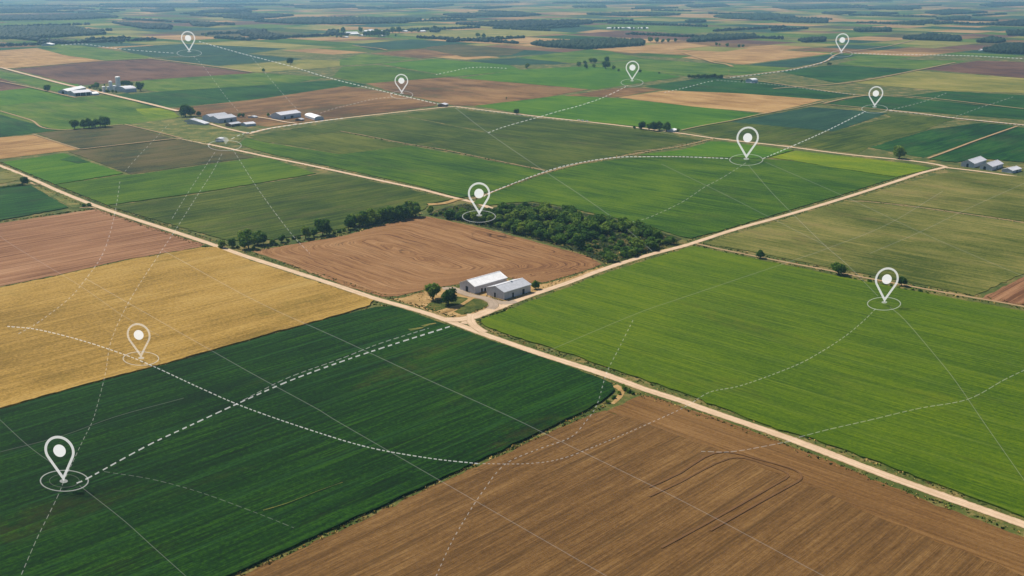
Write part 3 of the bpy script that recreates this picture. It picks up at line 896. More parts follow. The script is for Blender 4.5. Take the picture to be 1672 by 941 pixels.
for k, (pts_, w_) in enumerate([([(668, 542), (680, 540), (691, 538)], 4.0), ([(690, 536), (700, 533), (712, 531)], 3.5), 
                                ([(430, 838), (470, 826), (520, 806), (560, 792)], 0.6),
                                ]):
    ribbon('bare_patch', pts_, w_, M_SCRUB, 1.22 + 0.03 * k, 'thin pale bare patch in the dark crop', w_ * 0.4)
M_RUT = road_mat('wheel_rut', (104, 76, 48), (122, 90, 58), (140, 102, 64))
ribbon('wheel_track', [(1060, 812), (1112, 788), (1150, 767), (1190, 750), (1215, 749), (1250, 760), (1280, 771), (1287, 779), (1275, 787), (1230, 813), (1150, 858), (1080, 896)], 1.0, M_RUT, 0.42, 'dark curved wheel track turning on the brown ploughed field, inner one')
ribbon('wheel_track', [(1060, 797), (1112, 773), (1150, 748), (1185, 739), (1240, 752), (1288, 765), (1306, 774), (1308, 783), (1295, 792), (1240, 822), (1160, 868)], 1.0, M_RUT, 0.45, 'dark curved wheel track turning on the brown ploughed field, outer one')
# --- patchwork far beyond: one land of rectangular fields on the survey grid
far_mats = [M_TAN, M_DUN, M_MAROON, M_PASTURE, M_SLATE, M_TEAL, M_STRAW, M_OLIVE, M_OLIVE_D, M_GREEN, M_GREYB]
far_w = [5.5, 1.2, 1.2, 4.5, 4.2, 1.6, 4.2, 1.8, 1.4, 1.2, 1.2]
V, F, MI = [], [], []
cells = []


def split_cell(u0, u1, v0, v1, depth):
    du, dv = u1 - u0, v1 - v0
    if depth == 0 or max(du, dv) < 230 or (rnd.random() < 0.12 and max(du, dv) < 700):
        cells.append((u0, u1, v0, v1))
        return
    t = rnd.choice((0.33, 0.5, 0.5, 0.66))
    if du > dv * rnd.uniform(0.7, 1.3):
        m_ = u0 + du * t
        split_cell(u0, m_, v0, v1, depth - 1)
        split_cell(m_, u1, v0, v1, depth - 1)
    else:
        m_ = v0 + dv * t
        split_cell(u0, u1, v0, m_, depth - 1)
        split_cell(u0, u1, m_, v1, depth - 1)


S = 820
for iu in range(-3, 24):
    for iv in range(-13, 24):
        cu, cv = (iu + .5) * S, (iv + .5) * S
        x = cu * DIR_B.x + cv * DIR_A.x
        y = cu * DIR_B.y + cv * DIR_A.y
        if y < -300 or y > 17500 or abs(x) > 0.75 * y + 2600: continue
        split_cell(iu * S + 6, (iu + 1) * S - 6, iv * S + 6, (iv + 1) * S - 6, 4)
for (u0, u1, v0, v1) in cells:
    gp = 3.0
    cs = [(u0 + gp, v0 + gp), (u1 - gp, v0 + gp), (u1 - gp, v1 - gp), (u0 + gp, v1 - gp)]
    pts = [(u * DIR_B.x + v * DIR_A.x, u * DIR_B.y + v * DIR_A.y) for u, v in cs]
    skip = False
    for i in range(4):
        for t in (0, 0.5):
            a, b = pts[i], pts[(i + 1) % 4]
            p = proj((a[0] + (b[0] - a[0]) * t, a[1] + (b[1] - a[1]) * t, 0))
            if p and -140 < p[0] < 1830 and 100 < p[1] < 1080: skip = True
    if skip: continue
    _zi[0] += 1
    b0 = len(V)
    z = 0.06 + (len(F) % 7) * 0.015
    V += [(x, y, z) for x, y in pts]
    F.append((b0, b0 + 1, b0 + 2, b0 + 3))
    MI.append(rnd.choices(range(len(far_mats)), far_w)[0])
me = np_mesh('farmland', V, F, far_mats, MI)
tag(link_mesh('farmland', me), 'hazy patchwork of distant rectangular fields reaching the horizon', kind='structure')

# ------------------------------------------------------------------ haze
hm = bpy.data.materials.new('haze')
hm.use_nodes = True
hn = hm.node_tree
hn.nodes.clear()
ho = N(hn, 'ShaderNodeOutputMaterial')
hv = N(hn, 'ShaderNodeVolumePrincipled')
hv.inputs['Color'].default_value = (0.35, 0.66, 1.0, 1)
hv.inputs['Density'].default_value = HAZE_DENSITY
hv.inputs['Anisotropy'].default_value = 0.3
hn.links.new(hv.outputs[0], ho.inputs['Volume'])
hb = MB()
hb.box(-42500, 42500, -3500, 60500, -1.0, 216.0)
tag(hb.build('haze', hm), 'thin blue haze over the plain', kind='stuff')

# ------------------------------------------------------------------ trees
M_LEAF = leaf_mat('broad_leaves', (42, 74, 14), (72, 108, 26), (116, 138, 42), 0.35)
M_LEAF_D = leaf_mat('wood_leaves', (42, 76, 18), (76, 112, 30), (124, 144, 48), 0.35)
M_LEAF_F = leaf_mat('far_wood_leaves', (10, 26, 14), (18, 38, 18), (30, 54, 24), 0.0)
M_BARK = plain_mat('bark', (74, 58, 44), 0.95, 0.1, 0.3, 2.0)


def crown_mesh(name, seed, w, h, z0, n_lobes, n_leaf, leaf, mat, core=True):
    r = np.random.default_rng(seed)
    lobes = []
    for i in range(n_lobes):
        a = r.uniform(0, 2 * math.pi)
        rad = math.sqrt(r.uniform(0.05, 1)) * w * 0.30
        zz = z0 + h * r.uniform(0.30, 0.74)
        k = 1 - 0.35 * abs((zz - z0) / h - 0.45)
        lr = w * r.uniform(0.17, 0.28)
        lobes.append((rad * k * math.cos(a), rad * k * math.sin(a), zz, lr))
    lobes.append((0, 0, z0 + h * 0.52, w * 0.30))
    lobes = np.array(lobes)
    wts = lobes[:, 3] ** 2
    idx = r.choice(len(lobes), n_leaf, p=wts / wts.sum())
    d = r.normal(size=(n_leaf, 3))
    d /= np.linalg.norm(d, axis=1)[:, None]
    rad = lobes[idx, 3] * (r.uniform(0.55, 1.06, n_leaf))
    c = lobes[idx, :3] + d * rad[:, None] * np.array((1, 1, 0.9))
    # leaf clump: a bent quad facing roughly outward
    t = np.cross(d + r.normal(scale=0.7, size=d.shape), r.normal(size=d.shape))
    t /= np.linalg.norm(t, axis=1)[:, None] + 1e-9
    nn = d + r.normal(scale=0.55, size=d.shape)
    b = np.cross(nn, t)
    b /= np.linalg.norm(b, axis=1)[:, None] + 1e-9
    s = leaf * r.uniform(0.6, 1.35, n_leaf)[:, None]
    q = np.stack([c - t * s * 0.5 - b * s * 0.5, c + t * s * 0.6 - b * s * 0.4, c + t * s * 0.45 + b * s * 0.55, c - t * s * 0.55 + b * s * 0.5], 1)
    V = [q.reshape(-1, 3)]
    F = [np.arange(n_leaf * 4).reshape(-1, 4)]
    if core:   # low-poly cores added inside the leaf lobes to block light
        for (x, y, z, lr) in lobes:
            n = 6
            ring = []
            for i in range(1, 4):
                ph = math.pi * i / 4
                for k in range(n):
                    th = 2 * math.pi * (k + 0.5 * i) / n
                    rr = lr * 0.66 * r.uniform(0.8, 1.15)
                    ring.append((x + rr * math.sin(ph) * math.cos(th), y + rr * math.sin(ph) * math.sin(th), z + rr * math.cos(ph)))
            base = sum(len(v) for v in V)
            V.append(np.array(ring))
            ff = []
            for i in range(2):
                for k in range(n):
                    ff.append((base + i * n + k, base + i * n + (k + 1) % n, base + (i + 1) * n + (k + 1) % n, base + (i + 1) * n + k))
            ff.append((base, base + 1, base + 2, base + 3))
            ff.append((base, base + 3, base + 4, base + 5))
            F.append(np.array(ff))
    return np_mesh(name, np.concatenate(V), np.concatenate(F), [mat])


def trunk_mesh(name, seed, h, r0):
    r = random.Random(seed)
    V, F = [], []

    def limb(a, b, ra, rb, n=6, k=3):
        ax = (b - a).normalized()
        t = ax.orthogonal().normalized()
        u = ax.cross(t)
        b0 = len(V)
        for i in range(k + 1):
            f = i / k
            c = a.lerp(b, f)
            rr = ra + (rb - ra) * f
            if i == 0: rr *= 1.35
            for j in range(n):
                th = 2 * math.pi * j / n
                p = c + t * rr * math.cos(th) + u * rr * math.sin(th)
                V.append(tuple(p))
        for i in range(k):
            for j in range(n):
                F.append((b0 + i * n + j, b0 + i * n + (j + 1) % n, b0 + (i + 1) * n + (j + 1) % n, b0 + (i + 1) * n + j))
    top = Vector((r.uniform(-.2, .2), r.uniform(-.2, .2), h * 0.34))
    limb(Vector((0, 0, -0.2)), top, r0, r0 * 0.75)
    for i in range(5):
        a = 2 * math.pi * i / 5 + r.uniform(-.4, .4)
        e = top + Vector((math.cos(a) * h * 0.22, math.sin(a) * h * 0.22, h * r.uniform(0.2, 0.38)))
        limb(top, e, r0 * 0.5, r0 * 0.12)
    return np_mesh(name, V, F, [M_BARK])


ROUND = []     # wide trees, 10 m across and about 9 m high
for i in range(5):
    ROUND.append((crown_mesh('crown', 100 + i, 10.4, 8.8, 0.4, 11, 1900, 0.62, M_LEAF), trunk_mesh('trunk', 200 + i, 9.0, 0.42)))
WOODT = []
for i in range(6):
    WOODT.append((crown_mesh('crown', 300 + i, 10.8, 10.0 + i * 0.4, -0.6, 7, 1300, 0.75, M_LEAF_D), trunk_mesh('trunk', 400 + i, 10.0, 0.34)))
TALL = [(crown_mesh('crown', 500, 4.2, 11.0, 1.0, 10, 700, 0.7, M_LEAF), trunk_mesh('trunk', 501, 8, 0.3))]
SHRUB = [(crown_mesh('foliage', 600 + i, 4.4, 3.6, -0.7, 7, 420, 0.55, M_LEAF_D), trunk_mesh('stem', 640 + i, 3.0, 0.14)) for i in range(3)]

_cnt = {}


def place_tree(name, variants, x, y, scale, zsc=1.0, label=None, cat='tree', group=None, parts=('crown', 'trunk')):
    crown, trunk = variants[rnd.randrange(len(variants))]
    root = empty(name, (x, y, 0), rnd.uniform(0, 6.28))
    root.scale = (scale, scale, scale * zsc)
    link_mesh(parts[0], crown, root)
    link_mesh(parts[1], trunk, root)
    tag(root, label, cat, group)
    return root


def tree_px(px, py, wpx, label, group=None, variants=None, zsc=1.0, name='broadleaf_tree'):
    p = at(px, py)
    w = wpx * m_per_px(p)
    return place_tree(name, variants or ROUND, p.x, p.y, 1.14 * w / 10.2, 1.08 * zsc, label, 'tree', group)


def shrub_px(px, py, wpx, label, group=None, zsc=1.0):
    p = at(px, py)
    w = wpx * m_per_px(p)
    return place_tree('shrub', SHRUB, p.x, p.y, w / 4.4, zsc, label, 'shrub', group, ('foliage', 'stem'))


GT = 'single round trees by roads and yards'
tree_px(707, 489, 26, 'round dark tree in the sandy yard, left and farther of the pair by the barns', GT)
tree_px(732, 498, 27, 'round dark tree on the yard grass, right and nearer of the pair by the barns', GT)
tree_px(875, 472, 14, 'small round tree on the verge right of the grey roofed barn', GT)
tree_px(1241, 422, 14, 'small round tree beside the dirt track, left of the wide bush', GT)
tree_px(1369, 449, 27, 'wide low bushy tree on the dirt track beside the bright crop field', GT, zsc=0.75)
tree_px(1472, 467, 15, 'small round tree beside the dirt track just right of a white map pin', GT)
tree_px(1468, 259, 21, 'lone round tree on the lane left of the three grey sheds', GT)
tree_px(843, 187, 9, 'tiny lone tree beside the long lane above the olive field', GT)
tree_px(827, 163, 6, 'tiny conical tree alone on dun soil', GT, TALL, 0.6)
tree_px(41, 303, 14, 'round dark tree at the left edge beside the main road', GT)
tree_px(474, 106, 11, 'lone dark tree beside the dashed line on pale crop', GT)
tree_px(430, 118, 6, 'tiny lone tree at the corner of the red brown soil', GT)
tree_px(861, 112, 8, 'lone tree on the bright green crop edge in the distance', GT)
shrub_px(136, 338, 8, 'rounded shrub at the corner of the rosy ploughed field, left of two')
shrub_px(146, 337, 9, 'rounded shrub at the corner of the rosy ploughed field, right of two')
# corner by the main road
HR = 'trees in the broken hedge above the looped ploughed field'
for (px, py, w, lab) in [(362, 405, 15, 'small round tree at the road end of the hedge'), (379, 404, 14, 'low dark tree second from the road in the hedge'),
                         (396, 398, 20, 'tall dark tree at the back of the clump near the road'), (406, 406, 27, 'broadest dark tree at the front of the clump near the road'),
                         (421, 399, 25, 'tall dark tree in the middle of the clump near the road'), (430, 401, 19, 'right tree of the dark clump near the road'),
                         (445, 400, 12, 'small tree just right of the dark clump'), (460, 396, 12, 'small pointed tree alone in the gap of the hedge'),
                         (499, 390, 20, 'left tree of the small hedge group of three'), (513, 387, 12, 'small middle tree of the hedge group of three'),
                         (527, 384, 25, 'right and largest tree of the hedge group of three')]:
    tree_px(px, py, w, lab, HR, WOODT, 0.95)
for (px, py, w) in [(470, 394, 8), (480, 391, 8), (488, 390, 7), (545, 382, 8), (553, 380, 9), (561, 378, 9), (452, 400, 7), (388, 405, 7), (415, 407, 8)]:
    shrub_px(px, py, w, 'low green shrub in the gaps of the broken hedge', 'low shrubs in the hedge gaps')
n = 20
for i in range(n):
    t = i / (n - 1)
    px = 569 + t * 110
    py = 373 - t * 19 + rnd.uniform(-3, 2)
    tree_px(px, py, rnd.uniform(18, 25), 'dark tree in the dense hedge row along the top of the looped ploughed field', 'trees of the dense hedge row', WOODT, 0.9)
tree_px(704, 350, 13, 'small dark tree standing at the left tip of the wood', None, WOODT)
for (px, py, w) in [(712, 353, 9), (720, 350, 9), (735, 345, 8), (745, 341, 8), (728, 352, 11)]:
    shrub_px(px, py, w, 'pale green shrub at the left tip of the wood', 'shrubs at the tip of the wood')


def inside(poly, x, y):
    r = False
    n = len(poly)
    for i in range(n):
        x0, y0 = poly[i]
        x1, y1 = poly[(i + 1) % n]
        if (y0 > y) != (y1 > y) and x < (x1 - x0) * (y - y0) / (y1 - y0) + x0: r = not r
    return r


def poly_w(px_pts, z=0.0):
    return [(at(x, y, z).x, at(x, y, z).y) for x, y in px_pts]


def scatter(poly, spacing, jitter=0.45):
    xs = [p[0] for p in poly]
    ys = [p[1] for p in poly]
    out = []
    y = min(ys)
    k = 0
    while y < max(ys):
        x = min(xs) + (spacing / 2 if k % 2 else 0)
        while x < max(xs):
            qx, qy = x + rnd.uniform(-jitter, jitter) * spacing, y + rnd.uniform(-jitter, jitter) * spacing
            if inside(poly, qx, qy): out.append((qx, qy))
            x += spacing
        y += spacing * 0.87
        k += 1
    return out


WOOD = poly_w([(728, 356), (740, 350), (775, 348), (800, 349), (828, 342), (870, 342), (920, 350), (1000, 366), (1060, 381), (1104, 395), (1085, 402), (1030, 422), (990, 428), (962, 414), (900, 396), (800, 371)])
CLEAR = poly_w([(955, 412), (942, 400), (975, 386), (1010, 381), (1056, 388), (1066, 399), (1015, 416), (990, 424)])
spots = scatter(WOOD, 8.4)
wood_n = 0
shr_n = 0
for (x, y) in spots:
    if inside(CLEAR, x, y):
        if rnd.random() < 0.75:
            place_tree('shrub', SHRUB, x, y, rnd.uniform(0.9, 1.6), 0.8, 'pale scrubby bush in the clearing of the wood', 'shrub', 'bushes in the wood clearing', ('foliage', 'stem'))
        continue
    if rnd.random() < 0.2:
        place_tree('shrub', SHRUB, x, y, rnd.uniform(1.1, 1.9), 0.85, 'pale scrubby bush between the trees of the wood', 'shrub', 'bushes between the wood trees', ('foliage', 'stem'))
        continue
    if wood_n < 290:
        wood_n += 1
        place_tree('broadleaf_tree', WOODT, x, y, rnd.choice((0.75, 0.95, 1.1, 1.25)) * rnd.uniform(0.9, 1.15), rnd.uniform(0.6, 0.92), 'dark green broadleaf tree in the dense wood behind the looped ploughed field', 'tree', 'trees of the wood')
print('wood trees', wood_n)
for (px, py, w) in [(1020, 638, 12), (1010, 644, 9), (1028, 641, 10), (1002, 651, 9), (992, 658, 9), (1034, 644, 7), (1018, 630, 6)]:
    shrub_px(px, py, w, 'low green shrub at the corner of the dark crop field by the main road', 'shrubs at the dark crop corner')
for i in range(12):
    t = i / 11
    shrub_px(1384 + t * 130, 455 + t * 24 + rnd.uniform(-1, 2), rnd.uniform(5, 10), 'small dark bush along the dirt track right of the wide bushy tree', 'bushes along the dirt track', 0.8)
for i in range(9):
    shrub_px(2 + i * 4.3, 308 - i * 0.6, 6, 'dark bush in the hedge at the left edge', 'bushes of the left edge hedge')
# far groups of trees
GF = 'trees in the row on the light green pasture'
for (px, py, w) in [(122, 211, 15), (137, 210, 14), (146, 210, 16), (156, 209, 14), (164, 207, 13), (172, 208, 17)]:
    tree_px(px, py, w, 'dark round tree in the row between pasture and fallow at the far left' if px > 130 else 'separate round tree at the left end of the far pasture row', GF)
tree_px(303, 191, 19, 'large dark tree left of the grey farmstead barns, left of the joined pair')
tree_px(312, 190, 16, 'dark tree joined to the large tree left of the grey farmstead barns')
tree_px(325, 190, 8, 'small tree between the large pair and the grey farmstead barns')
tree_px(397, 192, 6, 'small tree behind the grey farmstead barns')
tree_px(391, 192, 7, 'low tree right behind the grey farmstead barns')
tree_px(438, 191, 6, 'small tree left of the blue grey barn')
GP = 'trees of the far windbreak by the lane'
for (px, py, w) in [(1036, 211, 5), (1047, 212, 13), (1060, 213, 11), (1068, 214, 14), (1077, 213, 14), (1088, 215, 15), (1107, 216, 6)]:
    tree_px(px, py, w, 'dark tree in the windbreak beside the small white shed on the long lane', GP)
GG = 'trees of the grain farm'
for (px, py, w, v) in [(78, 150, 11, ROUND), (158, 145, 10, ROUND), (153, 145, 7, ROUND), (171, 143, 5, TALL), (165, 151, 6, ROUND), (176, 152.5, 6, ROUND), (184, 152, 5, ROUND), (190, 152, 4, ROUND), (202, 141, 9, ROUND), (209, 141, 9, ROUND), (215, 141, 7, ROUND), (230, 149, 14, ROUND), (147, 146, 5, ROUND)]:
    tree_px(px, py, w, 'dark tree among the sheds and silos of the grain farm', GG, v)
GC = 'scattered trees beyond the bright green field'
for (px, py, w) in [(945, 109, 8), (955, 106, 7), (965, 104, 9), (972, 104, 8), (991, 102, 9), (970, 111, 6), (957, 112, 7), (989, 113, 13), (1002, 114, 7), (1010, 117, 4), (1045, 119, 5), (1076, 121, 3)]:
    tree_px(px, py, w, 'dark tree in the loose group left of a map pin beyond the bright green field', GC)
GW = 'trees of the windbreak left of the white hangar'
for i in range(15):
    tree_px(1125 + i * 3.8, 128.5 + rnd.uniform(-0.6, 0.6), rnd.uniform(5, 7.5), 'small dark tree in the straight windbreak left of the white hangar', GW)
GD = 'far single trees on pale fields'
for (px, py, w) in [(780, 61, 7), (790, 62, 7), (802, 65, 5), (815, 65, 6), (1170, 75, 5), (1175, 75, 4), (1187, 77, 6), (1206, 78, 5), (1213, 78, 5), (1062, 69, 8), (1072, 70, 8), (1082, 70, 6), (1091, 70, 7), (1103, 69, 6), (1352, 107, 5), (1356, 107, 4), (337, 60, 5), (190, 72, 4), (198, 72, 4), (1211, 134.5, 4)]:
    tree_px(px, py, w, 'small far tree standing alone or in pairs among pale distant fields', GD)
for (px, py, w) in [(1000, 123, 0)]:
    pass

# --- far woods: masses of crowns read as one
ico_v, ico_f = [], []
_b = bmesh.new()
bmesh.ops.create_icosphere(_b, subdivisions=1, radius=1.0)
ico_v = np.array([v.co[:] for v in _b.verts])
ico_f = np.array([[v.index for v in f.verts] for f in _b.faces])
_b.free()


def wood_mass(px_pts, label, th=12.0, spacing=None, name='distant_wood'):
    poly = poly_w(px_pts, th * 0.35)
    dist_ = sum(p[1] for p in poly) / len(poly)
    sp_ = spacing or max(9.0, dist_ / 330.0)
    # rows get wider apart with distance: crowns blend anyway
    pts = scatter(poly, sp_)
    if not pts: return None
    mx = 3500
    if len(pts) > mx: pts = rnd.sample(pts, mx)
    P = np.array(pts)
    n = len(P)
    r = sp_ * nr.uniform(0.55, 0.95, n)
    hh = th * nr.uniform(0.65, 1.25, n)
    Vs = ico_v[None] * nr.uniform(0.75, 1.2, (n, len(ico_v), 1))
    Vs = Vs * np.stack([r, r, hh * 0.55], 1)[:, None, :]
    Vs[:, :, 0] += P[:, None, 0]
    Vs[:, :, 1] += P[:, None, 1]
    Vs[:, :, 2] += (hh * 0.48)[:, None]
    Fs = ico_f[None] + (np.arange(n) * len(ico_v))[:, None, None]
    me = np_mesh(name, Vs.reshape(-1, 3), Fs.reshape(-1, 3), [M_LEAF_F])
    o = link_mesh(name, me)
    tag(o, label, kind='stuff')
    return o


WOODS = [
    [(-120, 48), (0, 46), (114, 44), (174, 55), (90, 60), (0, 63), (-120, 66)],
    [(-120, 29), (0, 27), (100, 25), (150, 22), (194, 28), (100, 32), (0, 33), (-120, 34)],
    [(184, 37), (278, 42), (278, 47), (235, 46), (205, 41)], [(312, 38), (360, 40), (340, 43), (318, 42)],
    [(388, 52), (432, 50), (436, 54), (450, 58), (470, 61), (440, 64), (398, 57)],
    [(418, 35), (500, 30), (556, 29), (690, 31), (660, 37), (556, 39), (470, 38)],
    [(536, 52), (548, 50), (550, 55), (538, 56)],
    [(340, 27), (400, 22), (480, 25), (440, 29)], [(320, 19), (400, 14), (420, 16), (360, 20)],
    [(616, 14), (650, 7), (740, 8), (700, 12)], [(230, 17), (280, 14), (285, 17), (250, 20)],
    [(0, 14), (125, 12), (125, 15), (0, 17)], [(482, 12), (556, 7), (580, 10), (520, 14)],
    [(725, 24), (845, 20), (884, 24), (845, 27), (745, 26)], [(745, 39), (845, 35), (965, 34), (965, 38), (845, 45)],
    [(757, 12), (837, 11), (790, 14)], [(958, 23), (1052, 21), (1112, 24), (1020, 26)], [(1038, 12), (1080, 12), (1078, 14), (1042, 14)],
    [(865, 71), (985, 65), (1048, 67), (1052, 73), (958, 79), (890, 75)],
    [(935, 10), (985, 9), (990, 12), (940, 12)],
    [(1119, 67), (1172, 59), (1232, 57), (1232, 61), (1145, 67)], [(1303, 65), (1346, 63), (1346, 67), (1313, 68)],
    [(1396, 48), (1454, 47), (1454, 51), (1400, 51)], [(1166, 27), (1256, 22), (1300, 28), (1253, 32), (1192, 30)],
    [(1262, 32), (1350, 33), (1350, 37), (1280, 36)], [(1474, 62), (1520, 57), (1567, 61), (1567, 66), (1495, 64)],
    [(1604, 82), (1640, 74), (1800, 66), (1800, 86), (1672, 87), (1625, 85)], [(1645, 52), (1800, 47), (1800, 58), (1648, 57)],
    [(1608, 40), (1672, 34), (1800, 32), (1800, 42), (1672, 42)], [(1510, 21), (1547, 16), (1614, 20), (1540, 24)],
    [(1340, 21), (1396, 20), (1370, 24)], [(1422, 21), (1465, 22), (1440, 25)], [(1467, 38), (1520, 34), (1530, 37), (1490, 40)],
    [(1530, 30), (1580, 27), (1585, 30), (1545, 33)], [(1120, 9), (1180, 7), (1190, 10), (1130, 12)], [(1260, 12), (1380, 9), (1385, 13), (1290, 15)],
    [(1410, 12), (1500, 10), (1500, 14), (1420, 15)], [(1600, 8), (1672, 5), (1672, 9), (1620, 11)], [(1120, 34), (1150, 33), (1150, 36), (1124, 36)],
    [(1596, 68), (1620, 62), (1640, 66), (1630, 69)], [(700, 51), (720, 49), (716, 52)],
]
for i, w in enumerate(WOODS):
    wood_mass(w, 'blue green wood on the far plain seen through haze')
for k in range(70):      # thin tree lines along the field edges
    d = rnd.uniform(3600, 9500)
    x = rnd.uniform(-0.56, 0.56) * d
    q = proj((x, d, 0))
    if q[1] > 72: continue
    L = rnd.uniform(160, 620)
    dr = (DIR_B if rnd.random() < 0.5 else DIR_A).to_3d()
    nn = Vector((-dr.y, dr.x, 0))
    c = Vector((x, d, 0))
    pts = [proj(c + dr * sx * L / 2 + nn * sy * 9) for sx, sy in ((-1, -1), (1, -1), (1, 1), (-1, 1))]
    wood_mass(pts, 'thin dark tree line along a distant field edge', 11, 11, 'distant_hedgerow')
for k in range(34):      # more woods towards the horizon
    d = rnd.uniform(7800, 16000)
    x = rnd.uniform(-0.62, 0.62) * d
    L, Wd = rnd.uniform(500, 1500), rnd.uniform(120, 380)
    q = proj((x, d, 0))
    pts = [proj((x + sx * L / 2 + rnd.uniform(-90, 90), d + sy * Wd / 2, 0)) for sx, sy in ((-1, -1), (-.3, -1.2), (.4, -1), (1, -.4), (.9, .8), (-.2, 1), (-1, .6))]
    wood_mass(pts, 'blue green wood on the far plain seen through haze', 14, 26)

# ------------------------------------------------------------------ farm buildings
M_WALL = ribbed_mat('grey_sheet_wall', (188, 188, 194), 0, 0.9)
M_WALL_B = ribbed_mat('blue_grey_sheet_wall', (178, 185, 198), 0, 0.9)
M_WALL_BR = ribbed_mat('brown_board_wall', (118, 92, 72), 0, 0.7)
M_WALL_W = ribbed_mat('white_sheet_wall', (196, 198, 202), 0, 0.9)
M_ROOF_W = ribbed_mat('white_sheet_roof', (238, 238, 240), 0, 1.1, amount=0.08)
M_ROOF_G = ribbed_mat('grey_sheet_roof', (182, 184, 192), 0, 1.1, amount=0.15)
M_ROOF_L = ribbed_mat('light_grey_sheet_roof', (208, 208, 216), 0, 1.1, amount=0.12)
M_TRIM = plain_mat('pale_trim', (214, 214, 218), 0.5, 0.4)
M_DARK = plain_mat('dark_doorway', (30, 32, 38), 0.6, 0.3)
M_SILO = ribbed_mat('silo_sheet', (206, 212, 220), 2, 1.4, amount=0.1)


